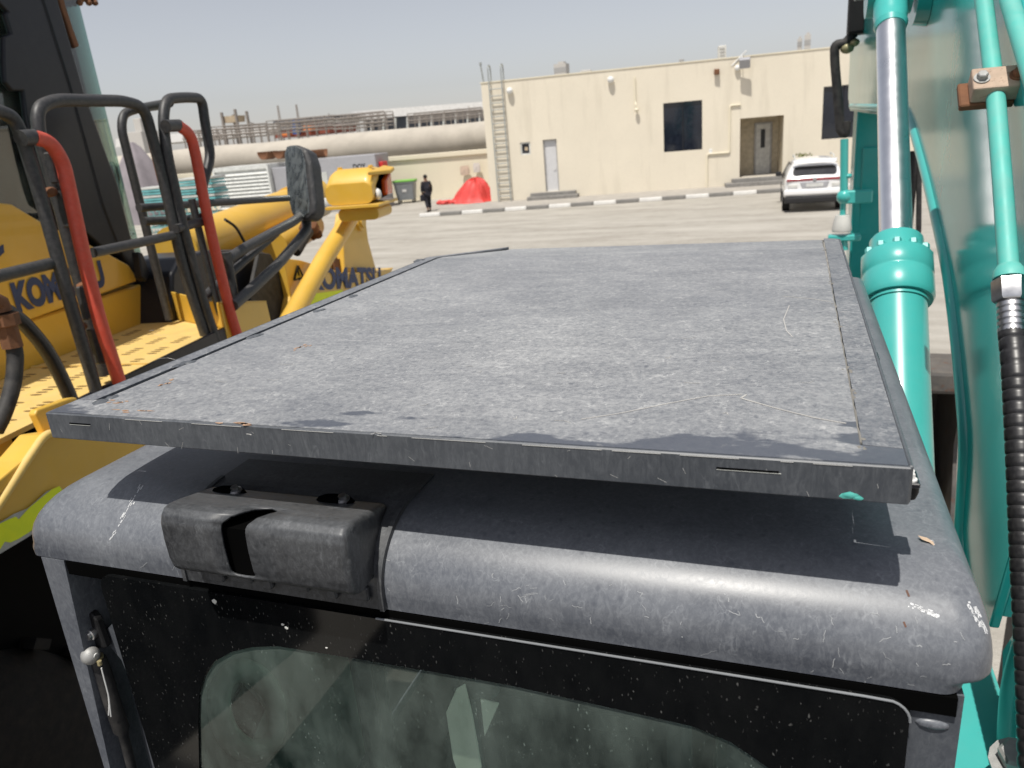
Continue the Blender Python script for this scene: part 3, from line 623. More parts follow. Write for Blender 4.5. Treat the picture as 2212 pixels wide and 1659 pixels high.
bm = B(); prism(bm, [Mb @ V(q) for q in ((-.12, -.404, .62), (.12, -.404, .62), (.12, -.424, .76), (-.12, -.424, .76))], Mb.to_3x3() @ V((0, -.004, 0))); obj('sticker', bm, MAT['white'], bn)

# ---------------------------------------------------------------- red tarpaulin heap and sacks
tp = GROUND(1004, 441); rnd = random.Random(4); bm = B(); rings = []; n = 36
ph = [rnd.uniform(0, 6) for _ in range(6)]
for z, r in ((0.01, 1.2), (.1, 1.08), (.3, .95), (.5, .86), (.7, .74), (.88, .62), (1.04, .46), (1.12, .28), (1.16, .1), (1.17, .02)):
    rings.append([V((tp.x + math.cos(a) * r * (1 + .13 * math.sin(a * 7 + ph[0] + z * 2) * (1 - z / 1.6) + .09 * math.sin(a * 13 + ph[1] + z * 5)) + (.25 * min(1, z)), tp.y + 1.1 + .8 * math.sin(a) * r * (1 + .08 * math.sin(a * 9 + ph[2])), z + (.05 * math.sin(a * 11 + ph[3] + z * 4) + .035 * math.sin(a * 19 + z * 9)) * (z > .05))) for a in [2 * math.pi * i / n for i in range(n)]])
loft(bm, rings, cap1=True, smooth=False)
for i in range(9): blob(bm, (tp.x - 1.65 + i * .13, tp.y + .55 + rnd.uniform(-.12, .12), .07), .22, .2, .13, .25, 2, rnd)
obj('red_tarpaulin', bm, MAT['tarp'], label='crumpled red tarpaulin heaped by the corner of the office', cat='tarpaulin')
def sack(x, y, w_, h_, m, label):
    q = FAC.off(-5.75)(x, y); bm = B(); rings = []
    for t in [i / 6 for i in range(7)]:
        z = q.z - h_ / 2 + h_ * t; k = .75 + .25 * math.sin(math.pi * (.2 + t * .7)); rings.append([V((q.x, q.y, z)) + FU * (math.cos(a) * w_ / 2 * k) + FN * (math.sin(a) * .05 * k) for a in [2 * math.pi * i / 14 for i in range(14)]])
    loft(bm, rings, cap0=True, cap1=True); obj('cloth_sheet', bm, m, label=label, cat='cloth', group='cloths hung on the wall')
sack(1004, 368, .55, .5, MAT['sackp'], 'pinkish cloth hanging on the cream wall above the red tarpaulin')
sack(1030, 362, .42, .5, MAT['sack'], 'white cloth hanging on the cream wall above the red tarpaulin')

# ---------------------------------------------------------------- far yard beyond the pipeline
def far_slab(bm, x0, y0, x1, y1, dist, thick, dy=0):
    """slab with its near face between photo points at a real distance; z from the points"""
    P = FAC.off(-dist); a0 = P(x0, y0); b0_ = P(x1, y0 + dy); a1 = P(x0, y1); b1 = P(x1, y1 + dy)
    prism(bm, [V((a1.x, a1.y, a1.z)), V((b1.x, b1.y, b1.z)), V((b0_.x, b0_.y, b0_.z)), V((a0.x, a0.y, a0.z))], FN * -thick)
sh = empty('warehouse', FAC.off(-70)(900, 262) * 1, 'long low warehouse with a white roof far beyond the pipeline', 'warehouse')
bm = B(); far_slab(bm, 760, 241, 1250, 259, 70, 30, -37); obj('roof', bm, MAT['whiteroof'], sh)
bm = B(); far_slab(bm, 790, 258.5, 1250, 283, 71, 25, -37); obj('wall', bm, MAT['shedwall'], sh)  # dark slab standing in for the shaded openings below the roof
for i in range(12): bm = B(); far_slab(bm, 800 + i * 26, 259 - i * 2.0, 803 + i * 26, 283 - i * 2.0, 69.6, .4); obj('column', bm, MAT['palegrey'], sh)
s2 = empty('workshop_shed', FAC.off(-60)(680, 280) * 1, 'open workshop shed with dark roof and red cladding beyond the pipeline', 'shed')
bm = B(); far_slab(bm, 590, 262, 716, 268, 60, 14, -14); obj('roof', bm, MAT['shedwall'], s2)
bm = B(); far_slab(bm, 594, 268.5, 712, 281, 61, 10, -13); obj('upper_wall', bm, MAT['whiteroof'], s2)
bm = B(); far_slab(bm, 592, 281, 712, 299, 60.5, 9, -13); obj('red_cladding', bm, MAT['shedred'], s2)
bm = B(); far_slab(bm, 632, 256, 641, 290, 59, 1.2, 0); obj('blue_column', bm, MAT['shedblue'], s2)
for q in ((655, 272, 672, 283), (606, 286, 620, 293)): bm = B(); far_slab(bm, *q, 58.5, 2, -1); obj('orange_crate', bm, MAT['orange'], s2)
bm = B(); far_slab(bm, 250, 300, 600, 318, 110, 20, -30); obj('low_store', bm, MAT['whiteroof'], label='pale low store building on the skyline left of the workshop shed', cat='building')
def rack(x0, y0, x1, y1, slope, n, dist, label, name='pipe_rack', m=MAT['lattice'], seed=1):
    rnd = random.Random(seed); r = empty(name, V((FAC.off(-dist)(x0, y1).x, FAC.off(-dist)(x0, y1).y, 0)), label, 'pipe rack', 'steel pipe racks beyond the pipeline'); P = FAC.off(-dist)
    bm = B()
    for i in range(n + 1):
        x = x0 + (x1 - x0) * i / n; yy = y0 + slope * (x - x0) + rnd.uniform(-1.5, 3); a = P(x, yy); 
        for k in (0, 2.5): box(bm, (-.045, -.045, 0), (.045, .045, a.z), 0, 1, Matrix.Translation(V((a.x, a.y, 0)) - FN * k))
    obj('post', bm, m, r, kind='stuff'); bm = B()
    for j in range(5):
        y = y0 + (y1 - y0) * j / 4; a = P(x0, y); b = P(x1, y + slope * (x1 - x0))
        for k in (0, 2.5): tube(bm, [a - FN * k, b - FN * k], .05 + .04 * (j % 2), 6)
    obj('rail', bm, m, r, kind='stuff'); bm = B()
    for i in range(n * 2):
        x = rnd.uniform(x0, x1); y = rnd.uniform(y0, y1) + slope * (x - x0); a = P(x, y); b = P(x + rnd.uniform(-9, 9), y + rnd.uniform(-7, 7)); tube(bm, [a - FN * rnd.uniform(0, 2), b - FN * rnd.uniform(0, 2)], .05, 5)
    obj('bracing', bm, m, r, kind='stuff')
rack(452, 275, 575, 300, -.07, 8, 30, 'rusty steel pipe rack on the skyline left of the wing mirror', seed=2)
rack(575, 262, 720, 290, -.09, 7, 40, 'steel pipe rack in front of the workshop shed', seed=3)
rack(720, 250, 830, 280, -.09, 7, 38, 'steel pipe rack in front of the near end of the warehouse', seed=4)
rack(880, 246, 1040, 266, -.09, 6, 55, 'thin steel pipe rack beside the office ladder', seed=8)
rack(395, 284, 450, 306, -.07, 5, 34, 'steel pipe rack seen between the red handrail and the rear hoop', seed=6)
sc = empty('scaffold_tower', V((FAC.off(-45)(492, 270).x, FAC.off(-45)(492, 270).y, 0)), 'scaffold tower with tan boards standing up on the skyline', 'scaffold'); P = FAC.off(-45); bm = B()
for x, yt in ((478, 243), (507, 236), (483, 247), (512, 240)): a = P(x, yt); box(bm, (-.12, -.12, 0), (.12, .12, a.z), 0, 1, Matrix.Translation((a.x, a.y, 0) if x in (478, 507) else V((a.x, a.y, 0)) - FN * 2))
obj('pole', bm, MAT['lattice'], sc)
bm = B(); far_slab(bm, 480, 252, 511, 266, 45.2, 1.8, -3); obj('board_panel', bm, MAT['board'], sc)
for x, yt, lb in ((600, 228, 'leftmost thin lattice mast on the skyline'), (640, 226, 'thin lattice mast above the blue column')):
    p = FAC.off(-120)(x, yt); bm = B()
    for dx, dy in ((-.5, -.4), (.5, -.4), (0, .5)): tube(bm, [(p.x + dx, p.y + dy, 0), (p.x + dx * .2, p.y + dy * .2, p.z)], .09, 5)
    for i in range(24): z = p.z * i / 24; s = 1 - .8 * i / 24; tube(bm, [(p.x - .5 * s, p.y - .4 * s, z), (p.x + .5 * s, p.y - .4 * s, z + p.z / 24)], .06, 4)
    obj('lattice_mast', bm, MAT['lattice'], label=lb, cat='mast', group='lattice masts on the skyline')
p = FAC.off(-90)(300, 285); bm = B(); box(bm, (-2.4, -2, 0), (2.4, 2, p.z), .05, 1, Matrix.Translation((p.x, p.y, 0))); box(bm, (.2, -1, p.z), (1.8, 1, p.z + 2.2), .05, 1, Matrix.Translation((p.x, p.y, 0)))
obj('silo_tower', bm, MAT['conc'], label='pale concrete tower seen inside the rear hoop of the loader', cat='tower')
# shrub behind the car
bp = FAC.off(1.0)(1735, 333); rnd = random.Random(3); bm = B()
sp0 = V((bp.x, bp.y, .146))
for i in range(130):
    a = rnd.uniform(0, 6.28); r = rnd.uniform(0, .45) ; z = rnd.uniform(.25, .9) * bp.z; c = V((bp.x + math.cos(a) * r, bp.y + math.sin(a) * r, z + .15)); d = V((rnd.uniform(-1, 1), rnd.uniform(-1, 1), rnd.uniform(-.2, 1))).normalized() * .12; s = d.orthogonal().normalized() * .04
    bm.faces.new([bm.verts.new(q) for q in (c - s, c + d * .5 - s * 1.4, c + d, c + s)])
sr = empty('shrub', sp0, 'small dry shrub by the wall showing over the white car roof', 'shrub'); obj('foliage', bm, MAT['bush'], sr, recalc=False)
bm = B(); tube(bm, [sp0, sp0 + UZ * .9], .03, 6); obj('stem', bm, MAT['rust'], sr)

# ---------------------------------------------------------------- white car seen from behind
cg = GROUND(1757, 458); Mc = Matrix.Translation((cg.x, cg.y, 0)) @ Matrix.Rotation(.035, 4, 'Z')
def C(x, y, z): return Mc @ V((x, y, z))
car = empty('parked_car', cg, 'white estate car parked nose in towards the office steps', 'car')
st = [  # y, z_bot, z_belt, z_top, half widths low, belt, top
 (0.02, .62, .95, 1.05, .74, .82, .72), (.0 + .1, .45, .98, 1.12, .86, .90, .74), (.3, .32, 1.0, 1.42, .93, .93, .66), (.62, .28, 1.0, 1.60, .94, .93, .63), (1.2, .28, .99, 1.66, .95, .94, .63),
 (2.2, .28, .97, 1.66, .95, .94, .63), (2.9, .28, .96, 1.52, .95, .93, .62), (3.4, .28, .95, 1.16, .94, .91, .66), (4.2, .30, .85, .98, .93, .86, .68), (4.6, .38, .7, .82, .86, .76, .6), (4.68, .45, .6, .7, .7, .62, .5)]
def ring(s):
    y, zb, zm, zt_, wl, wm, wt = s; h = []
    for (x, z) in ((.0, zb), (wl * .8, zb), (wl, zb + .12), (wl * 1.01, (zb + zm) / 2), (wm, zm), ((wm + wt) / 2 + .03, (zm + zt_) / 2 + .04), (wt, zt_ - .06), (wt * .8, zt_ - .01), (0, zt_ + .02)): h.append((x, z))
    pts = [C(x, y, z) for x, z in h]; pts += [C(-x, y, z) for x, z in h[-2:0:-1]]; return pts
bm = B(); loft(bm, [ring(s) for s in st], cap0=True, cap1=True); body = obj('body', bm, MAT['carw'], car)
sb = body.modifiers.new('sub', 'SUBSURF'); sb.levels = 1; sb.render_levels = 2
bm = B(); pr = rrect(-.66, .66, -.13, .15, .12, 5); R = lambda x, z, k: C(x * (1 - .25 * max(0, z)), .245 + z * .62 - k, 1.29 + z)
loft(bm, [[R(x, z, .0) for x, z in pr], [R(x, z, .05) for x, z in pr]], cap0=True, cap1=True, smooth=False); obj('rear_window', bm, MAT['cargl'], car)
bm = B(); prism(bm, [C(-.68, .4, 1.60), C(.68, .4, 1.60), C(.62, .12, 1.53), C(-.62, .12, 1.53)], (0, 0, .05), .015, 1); obj('roof_spoiler', bm, MAT['carw'], car)
bm = B(); prism(bm, [C(-.86, .015, 1.0), C(.86, .015, 1.0), C(.84, .03, 1.07), C(-.84, .03, 1.07)], Mc.to_3x3() @ V((0, .2, 0)), .01, 1); obj('light_bar', bm, MAT['tail'], car)
bm = B(); prism(bm, [C(-.38, -.0, .78), C(.38, -.0, .78), C(.44, -.0, .97), C(-.44, -.0, .97)], Mc.to_3x3() @ V((0, .1, 0)), .02, 1); obj('plate_recess', bm, MAT['greybox'], car)
bm = B(); prism(bm, [C(-.26, -.012, .81), C(.26, -.012, .81), C(.26, -.012, .92), C(-.26, -.012, .92)], Mc.to_3x3() @ V((0, .01, 0))); obj('number_plate', bm, MAT['plate'], car)
bm = B(); lathe(bm, C(0, .012, 1.035), Mc.to_3x3() @ V((0, -1, 0)), [(0, .06), (.02, .055)], 16); obj('emblem', bm, MAT['steel'], car)
for s in (-1, 1):
    bm = B(); prism(bm, [C(s * .52, .0, .80), C(s * .82, .03, .82), C(s * .80, .03, .9), C(s * .52, .0, .9)], Mc.to_3x3() @ V((0, .08, 0)), .01, 1); obj('reflector_panel', bm, MAT['acw'], car)
    bm = B(); tube(bm, fillet([C(s * .6, .75, 1.64), C(s * .6, .8, 1.72), C(s * .6, 2.3, 1.72), C(s * .6, 2.35, 1.64)], .06), .02, 8); obj('roof_rail', bm, MAT['palegrey'], car)
    bm = B(); box(bm, (-.1, -.06, -.08), (.1, .06, .08), .03, 2, Matrix.Translation(C(s * 1.06, 3.0, 1.05))); tube(bm, [C(s * .9, 3.0, 1.02), C(s * 1.02, 3.0, 1.03)], .02, 6); obj('door_mirror', bm, MAT['cartrim'], car)
    bm = B(); prism(bm, [C(s * .70, .62, 1.1), C(s * .95, 1.1, 1.02), C(s * .95, 2.9, 1.02), C(s * .72, 2.6, 1.5), C(s * .69, .95, 1.52)][:5], Mc.to_3x3() @ V((s * .012, 0, 0))); obj('side_window', bm, MAT['cargl'], car)
    for y in (.78, 3.65):
        bm = B(); lathe(bm, C(s * .72, y, .36), Mc.to_3x3() @ V((s, 0, 0)), [(0, .3), (.0, .36), (.22, .36), (.24, .33), (.24, .22)], 24); wh = obj('wheel', bm, MAT['tyre'], car)
        bm = B(); lathe(bm, C(s * .945, y, .36), Mc.to_3x3() @ V((s, 0, 0)), [(0, .22), (.02, .2), (.02, .05)], 20); obj('rim', bm, MAT['steel'], wh)
bm = B(); prism(bm, [C(-.9, -.02, .3), C(.9, -.02, .3), C(.92, -.03, .5), C(-.92, -.03, .5)], Mc.to_3x3() @ V((0, .3, 0)), .04, 2); obj('lower_bumper', bm, MAT['cartrim'], car)
bm = B(); prism(bm, [C(-.93, -.05, .56), C(.93, -.05, .56), C(.93, -.04, .74), C(-.93, -.04, .74)], Mc.to_3x3() @ V((0, .3, 0)), .05, 3); obj('bumper', bm, MAT['carw'], car)

# ---------------------------------------------------------------- person walking by the kerb
pg = GROUND(927, 457); fx = math.atan2(FU.y, FU.x)
per = empty('person', pg, 'person in a dark top and trousers walking past the end of the kerb', 'person')
Mp = Matrix.Translation((pg.x, pg.y, 0)) @ Matrix.Rotation(fx + .5, 4, 'Z') @ Matrix.Scale(.95, 4)
def skin(name, verts, edges, radii, m, parent, root=0, sub=2):
    me = bpy.data.meshes.new(name); me.from_pydata([Mp @ V(v) for v in verts], edges, []); o = bpy.data.objects.new(name, me); COL.objects.link(o)
    mod = o.modifiers.new('skin', 'SKIN'); mod.use_smooth_shade = True
    for i, r in enumerate(radii):
        me.skin_vertices[0].data[i].radius = (r, r) if not isinstance(r, tuple) else r
        me.skin_vertices[0].data[i].use_root = (i == root)
    s = o.modifiers.new('sub', 'SUBSURF'); s.levels = sub; s.render_levels = sub
    dg = bpy.context.evaluated_depsgraph_get(); me2 = bpy.data.meshes.new_from_object(o.evaluated_get(dg)); bpy.data.objects.remove(o); bpy.data.meshes.remove(me)
    for _k in list(me2.attributes.keys()): pass
    bm = B(); bm.from_mesh(me2); bpy.data.meshes.remove(me2)
    for f in bm.faces: f.smooth = True
    return obj(name, bm, m, parent)
vs = [(0, 0, .95), (0, 0, 1.15), (0, .01, 1.38), (0, .02, 1.50), (0, .04, 1.62), (0, .05, 1.72),
      (.18, .01, 1.42), (.25, .03, 1.15), (.24, .12, .92), (.24, .17, .84), (-.18, .01, 1.42), (-.25, -.04, 1.15), (-.25, -.03, .92), (-.25, -.01, .83),
      (.1, .0, .92), (.1, .14, .52), (.1, .12, .1), (.1, .24, .05), (-.1, 0, .92), (-.1, -.06, .5), (-.1, -.3, .15), (-.1, -.22, .05)]
es = [(0, 1), (1, 2), (2, 3), (3, 4), (4, 5), (2, 6), (6, 7), (7, 8), (8, 9), (2, 10), (10, 11), (11, 12), (12, 13), (0, 14), (14, 15), (15, 16), (16, 17), (0, 18), (18, 19), (19, 20), (20, 21)]
rs = [(.16, .12), (.16, .11), (.19, .12), .055, .095, .075, .065, .048, .038, .035, .065, .048, .038, .035, .095, .065, .045, .04, .095, .065, .045, .04]
skin('body', vs, es, rs, MAT['skin'], per)
vs2 = [(0, 0, .80), (0, 0, .98), (0, 0, 1.15), (0, .01, 1.40), (0, .02, 1.47), (.185, .01, 1.42), (.255, .03, 1.15), (.245, .11, .95), (-.185, .01, 1.42), (-.255, -.04, 1.15), (-.25, -.03, .95)]
skin('tunic', vs2, [(0, 1), (1, 2), (2, 3), (3, 4), (3, 5), (5, 6), (6, 7), (3, 8), (8, 9), (9, 10)], [(.2, .16), (.185, .14), (.18, .13), (.2, .135), .075, .08, .062, .055, .08, .062, .055], MAT['cloth'], per, 1)
vs3 = [(0, 0, .93), (.1, 0, .86), (.1, .14, .52), (.1, .13, .14), (-.1, 0, .86), (-.1, -.06, .5), (-.1, -.28, .19)]
skin('trousers', vs3, [(0, 1), (1, 2), (2, 3), (0, 4), (4, 5), (5, 6)], [(.16, .13), .11, .085, .07, .11, .085, .07], MAT['cloth'], per)
bm = B(); blob(bm, Mp @ V((0, .02, 1.71)), .1, .1, .09, 0, 3); obj('hair', bm, MAT['black'], per)
for q in ((.1, .2, .04), (-.1, -.22, .05)): bm = B(); blob(bm, Mp @ V(q), .05, .11, .045); obj('shoe', bm, MAT['shoe'], per)
bm = B(); box(bm, (-.1, -.17, -.3), (.1, .17, 0), .05, 2, Mp @ Matrix.Translation((-.26, -.02, .84))); hb = obj('carrier_bag', bm, MAT['cloth'], label='dark bag carried low in the left hand of the walking person', cat='bag')
# ================================================================== EXCAVATOR (the machine whose cab roof fills the foreground)
exc = empty('excavator', (-.2, 1.2, 0), 'teal excavator with dusty grey cab roof under a flat steel guard, boom alongside', 'excavator')
ZT = 3.0                                           # top of the roof guard
# ---- roof guard: folded sheet with side bars, slot, lips
def poly(bm, pts, z0, z1, bev=0): prism(bm, [(x, y, z0) for x, y in pts], (0, 0, z1 - z0), bev, 1)
bm = B()
poly(bm, [(-.916, .667), (.100, .667), (.100, .703), (.0645, .706), (.0662, 1.80), (-.876, 1.80), (-.876, .722), (-.888, .714), (-.916, .714)], ZT - .004, ZT)
guard = obj('roof_guard', bm, MAT['guard'], exc)
bm = B(); prism(bm, [(-.8755, 1.8005, ZT - .0005), (.0662, 1.8005, ZT - .0005), (.0664, 1.945, ZT - .0065), (.06, 1.965, ZT - .0072), (-.725, 1.965, ZT - .0072), (-.738, 1.944, ZT - .0065), (-.873, 1.828, ZT - .0017)], (0, 0, -.004)); obj('front_flange', bm, guard_steel('paler flange steel', .52, False), guard)  # paler copy of the guard steel beyond the bend
bm = B()
poly(bm, [(-.916, .7165), (-.889, .7165), (-.887, 1.822), (-.747, 1.944), (-.735, 1.963), (-.916, 1.828)], ZT - .004, ZT - .0005); BAR = guard_steel('dusty bar steel', .27, False); obj('side_bar', bm, BAR, guard); bm = B()
poly(bm, [(.0668, .7085), (.1, .705), (.1, 1.93), (.0688, 1.946)], ZT - .004, ZT - .0005); obj('side_bar', bm, BAR, guard)
bm = B(); poly(bm, [(-.90, .71), (-.86, .71), (-.86, 1.815), (-.735, 1.93), (-.745, 1.955), (-.90, 1.83)], ZT - .013, ZT - .010); obj('slot_backing', bm, MAT['slot'], guard)  # added strip; blocks sun through the slot and blackens it
bm = B()                                            # lips folded down all round
box(bm, (-.918, .6625, ZT - .036), (.1025, .6668, ZT - .0002), .0012, 1)
box(bm, (.1002, .6672, ZT - .036), (.1042, 1.93, ZT - .0006), .001, 1)
box(bm, (-.9202, .6672, ZT - .036), (-.9162, 1.826, ZT - .0006), .001, 1)
prism(bm, [(-.918, 1.829, ZT - .036), (-.736, 1.965, ZT - .036), (-.738, 1.968, ZT - .036), (-.920, 1.832, ZT - .036)], (0, 0, .0325))
box(bm, (-.735, 1.9655, ZT - .036), (.07, 1.969, ZT - .0085)); obj('folded_lip', bm, MAT['lip'], guard)
bm = B(); rnd = random.Random(5); x = -.78
while x < .06:
    l = rnd.uniform(.01, .09); box(bm, (x, .6619, ZT - .0022), (min(x + l, .09), .6625, ZT - .0017)); x += l + rnd.uniform(.004, .06)
for i in range(22):
    x = rnd.uniform(-.9, .09); z = ZT - rnd.uniform(.003, .034); a = rnd.uniform(-1.2, 1.2); l = rnd.uniform(.0015, .005); d = V((math.sin(a), 0, math.cos(a))) * l; n_ = V((math.cos(a), 0, -math.sin(a))) * .0002; p = V((x, .6622, z)); bm.faces.new([bm.verts.new(q) for q in (p - d - n_, p + d - n_, p + d + n_, p - d + n_)])
obj('edge_wear', bm, mat('pale edge wear', (.42, .42, .41), .7), guard, recalc=False, kind='stuff')
# two slits in the near lip, one at each end
for x0, x1 in ((-.878, -.842), (-.06, -.005)): bm = B(); box(bm, (x0, .6618, ZT - .0135), (x1, .6626, ZT - .0118)); obj('lip_slit', bm, MAT['slot'], guard)
for x0, x1 in ((-.878, -.842), (-.06, -.003)): bm = B(); box(bm, (x0, .6619, ZT - .0144), (x1, .6626, ZT - .0139)); obj('slit_edge', bm, MAT['palegrey'], guard)
bm = B(); rnd = random.Random(2)                     # tack welds across the slot, beads along the right-hand seam
for p in ((222, 864), (400, 786), (548, 727), (690, 670), (760, 641), (905, 562)):
    q = PZ(ZT)(*p); 
    for i in range(4): blob(bm, (q.x + rnd.uniform(-.006, .006), q.y + rnd.uniform(-.012, .012), ZT - .001), .008, .011, .003, .2, 2, rnd)
obj('tack_weld', bm, MAT['lip'], guard)
bm = B()
for p in ((1853, 958), (1826, 850), (1818, 798), (1806, 700), (1800, 660), (1792, 610), (1784, 540)):
    q = PZ(ZT)(*p)
    for i in range(5): blob(bm, (.0655 + rnd.uniform(-.006, .004), q.y + rnd.uniform(-.016, .016), ZT - .0012), .0022, .004, .0016, .25, 2, rnd)
tube(bm, [(.0655 + .0006 * math.sin(i * 2.1), .712 + i * .02, ZT - .0010) for i in range(61)], .0012, 6)
obj('weld_bead', bm, mat('dusty bead', (.2, .19, .17), .9), guard)
def scratch(bm, pts, wd=.0009, z=ZT + .0004):
    pts = [PZ(ZT)(*p) for p in pts]; pts = [pts[0]] + [p + V((rnd.uniform(-.001, .001), rnd.uniform(-.001, .001), 0)) for p in pts[1:-1]] + [pts[-1]]
    for a, b in zip(pts, pts[1:]):
        d = (b - a).normalized(); s = V((-d.y, d.x, 0)) * wd; bm.faces.new([bm.verts.new(V((q.x, q.y, z))) for q in (a - s, b - s, b + s, a + s)])
bm = B()
scratch(bm, [(1255, 906), (1340, 893), (1440, 872), (1530, 856), (1603, 852)]); scratch(bm, [(1612, 853), (1602, 860), (1680, 883), (1760, 903), (1828, 915)], .0012)
scratch(bm, [(1705, 660), (1694, 690), (1698, 715), (1712, 728)], .0007); scratch(bm, [(1690, 640), (1750, 645), (1795, 652)], .0011)
for i in range(26):
    x, y = rnd.uniform(300, 1750), rnd.uniform(640, 940); l = rnd.uniform(8, 40); scratch(bm, [(x, y), (x + l * .6, y + rnd.uniform(-3, 3)), (x + l, y + rnd.uniform(-5, 5))], rnd.uniform(.0003, .0006))
obj('scratch', bm, mat('fine scratch', (.42, .41, .39), .8), guard, recalc=False, kind='stuff')
bm = B()
for (x, y, sx, sy) in ((505, 914, .030, .006), (250, 868, .02, .005), (280, 888, .03, .004), (360, 828, .012, .01), (655, 748, .01, .012)):
    q = PZ(ZT)(x, y)
    for i in range(7): 
        c = V((q.x + rnd.gauss(0, sx * .5), q.y + rnd.gauss(0, sy * .7), ZT + .0005)); n = 7; bm.faces.new([bm.verts.new(c + V((math.cos(a) * rnd.uniform(.3, 1) * sx * .35, math.sin(a) * rnd.uniform(.3, 1) * sy * .5, 0))) for a in [2 * math.pi * k / n for k in range(n)]])
obj('rust_stain', bm, mat('faded rust stain', (.42, .27, .18), .9, var=.2, scale=50), guard, recalc=False, kind='stuff')
bm = B()
q = PY(.6622)(1836, 1075)
blob(bm, (q.x, .6624, q.z + .002), .0085, .0006, .0032, .25, 2, rnd); blob(bm, (q.x + .007, .6624, q.z), .004, .0006, .002, .25, 2, rnd)
obj('paint_chip', bm, MAT['tealdusty'], guard, kind='stuff')

# ---- cab roof shell
ZR = 2.865
rings = []
def rr3(x0, x1, y0, y1, r, z): return [V((x, y, z)) for x, y in rrect(x0, x1, y0, y1, r, 8)]
XL, XR, YR, YF = -1.052, .190, .670, 2.25
for i in (0, 1):
    k = .35 - .2 * i; rings.append(rr3(XL + k, XR - k, YR + k, YF - k, .02 + .0 * i, ZR + .004 - .002 * i))
for i in range(11):
    a = math.radians(90 * i / 10); s, c = math.sin(a), math.cos(a)
    rings.append(rr3(XL + .095 * (1 - s), XR - .034 * (1 - s), YR + .1 * (1 - s), YF - .12 * (1 - s), .024 + .006 * s, ZR - .078 * (1 - c)))
rings.append(rr3(XL, XR, YR, YF, .03, ZR - .080)); rings.append(rr3(XL, XR - .003, YR, YF, .028, ZR - .083))
rings.append(rr3(XL, XR - .018, YR, YF, .024, ZR - .088)); rings.append(rr3(XL, XR - .022, YR + .0005, YF, .022, ZR - .091)); rings.append(rr3(XL, XR - .024, YR + .001, YF, .022, ZR - .1005))
rings.append(rr3(XL + .02, XR - .035, YR + .02, YF - .02, .02, ZR - .1015))
bm = B(); loft(bm, rings, cap0=True); from mathutils.bvhtree import BVHTree
bm.normal_update(); bvh = BVHTree.FromBMesh(bm); roof = obj('cab_roof', bm, MAT['cab'], exc)
def on_roof(x, y):
    r_ = ray(x, y).normalized(); h = bvh.ray_cast(CAM, r_); return h[0], (h[1] if h[1] is None or h[1].dot(r_) < 0 else -h[1])
def stroke(bm, pts, wd):
    hits = [on_roof(*p) for p in pts]; hits = [(p, n) for p, n in hits if p is not None]
    for (a, na), (b, nb) in zip(hits, hits[1:]):
        if (b - a).length > .06 or (b - a).length < 1e-5: continue
        d = (b - a).normalized(); sa = na.cross(d).normalized() * wd; k = .0004
        bm.faces.new([bm.verts.new(q) for q in (a + na * k - sa, b + nb * k - sa, b + nb * k + sa, a + na * k + sa)])
bm = B(); rnd = random.Random(11)
for i in range(90):                                  # chalky drip ticks on the rear roll of the roof
    x = rnd.uniform(250, 2080); f_ = (x - 134) / 1960; y0 = 1140 + f_ * 190 + rnd.uniform(0, 1) * (95 + 90 * f_); n = rnd.randint(3, 6); x_, y_ = x, y0; pts = []
    dx, dy = rnd.uniform(-1.5, 3.5), rnd.uniform(2, 6)
    if rnd.random() < .5: dx, dy = dy * rnd.choice((-1, 1)), rnd.uniform(-1, 2)
    for k in range(n): pts.append((x_, y_)); x_ += dx + rnd.uniform(-2.5, 2.5); y_ += dy + rnd.uniform(-2.5, 2.5)
    stroke(bm, pts, rnd.uniform(.00018, .00045))
obj('drip_tick', bm, mat('chalky dust', (.34, .35, .36), .9), roof, recalc=False, kind='stuff')
bm = B()
for a, b, w_, n in (((2090, 1298), (2114, 1348), 3, 26), ((2104, 1306), (2130, 1364), 4, 34), ((1966, 1306), (2024, 1330), 5, 46), ((262, 1122), (300, 1058), 4, 22), ((236, 1168), (262, 1128), 3, 12), ((218, 1258), (224, 1244), 3, 5), ((2006, 1158), (2018, 1176), 3, 5)):
    for i in range(n):
        t = rnd.random(); x = a[0] + (b[0] - a[0]) * t + rnd.gauss(0, w_ * .5); y = a[1] + (b[1] - a[1]) * t + rnd.gauss(0, w_ * .5); l = rnd.uniform(.05, .16); stroke(bm, [(x, y), (x + (b[0] - a[0]) * l, y + (b[1] - a[1]) * l)], rnd.uniform(.0003, .0009))
obj('scuff_mark', bm, mat('bare primer scuff', (.6, .61, .62), .6), roof, recalc=False, kind='stuff')
bm = B()
for (x, y, l, w_) in ((1958, 1275, 14, .001), (1952, 1343, 12, .0009)): stroke(bm, [(x, y), (x + l * .4, y + l)], w_)
obj('debris', bm, mat('dark twig', (.12, .06, .04), .8), roof, recalc=False, kind='stuff')
# rubber mounts and brackets that carry the guard
for y in (.727, 1.12, 1.72):
    x = .112
    bm = B(); box(bm, (x - .012, y - .016, 2.957), (x + .006, y + .016, 2.962), .001, 1); mt = obj('guard_bracket', bm, MAT['darkframe'], guard)
    bm = B(); lathe(bm, (x - .001, y - .004, 2.942), UZ, [(0, .006), (.006, .008), (.0148, .008)], 14); obj('rubber_mount', bm, MAT['black'], mt)
    bm = B(); hexbolt(bm, (x - .002, y + .010, 2.962), UZ, .0042, .006); b1 = obj('bolt', bm, MAT['white'], mt)
    bm = B(); hexbolt(bm, (x - .002, y - .008, 2.962), UZ, .0042, .006); obj('bolt', bm, MAT['white'], mt)
for x in (-.62, -.15):
    for y in (1.25, 1.85):
        bm = B(); lathe(bm, (x, y, ZR - .01), UZ, [(0, .03), (.05, .025), (.14, .03)], 16); obj('roof_pad', bm, MAT['black'], exc)
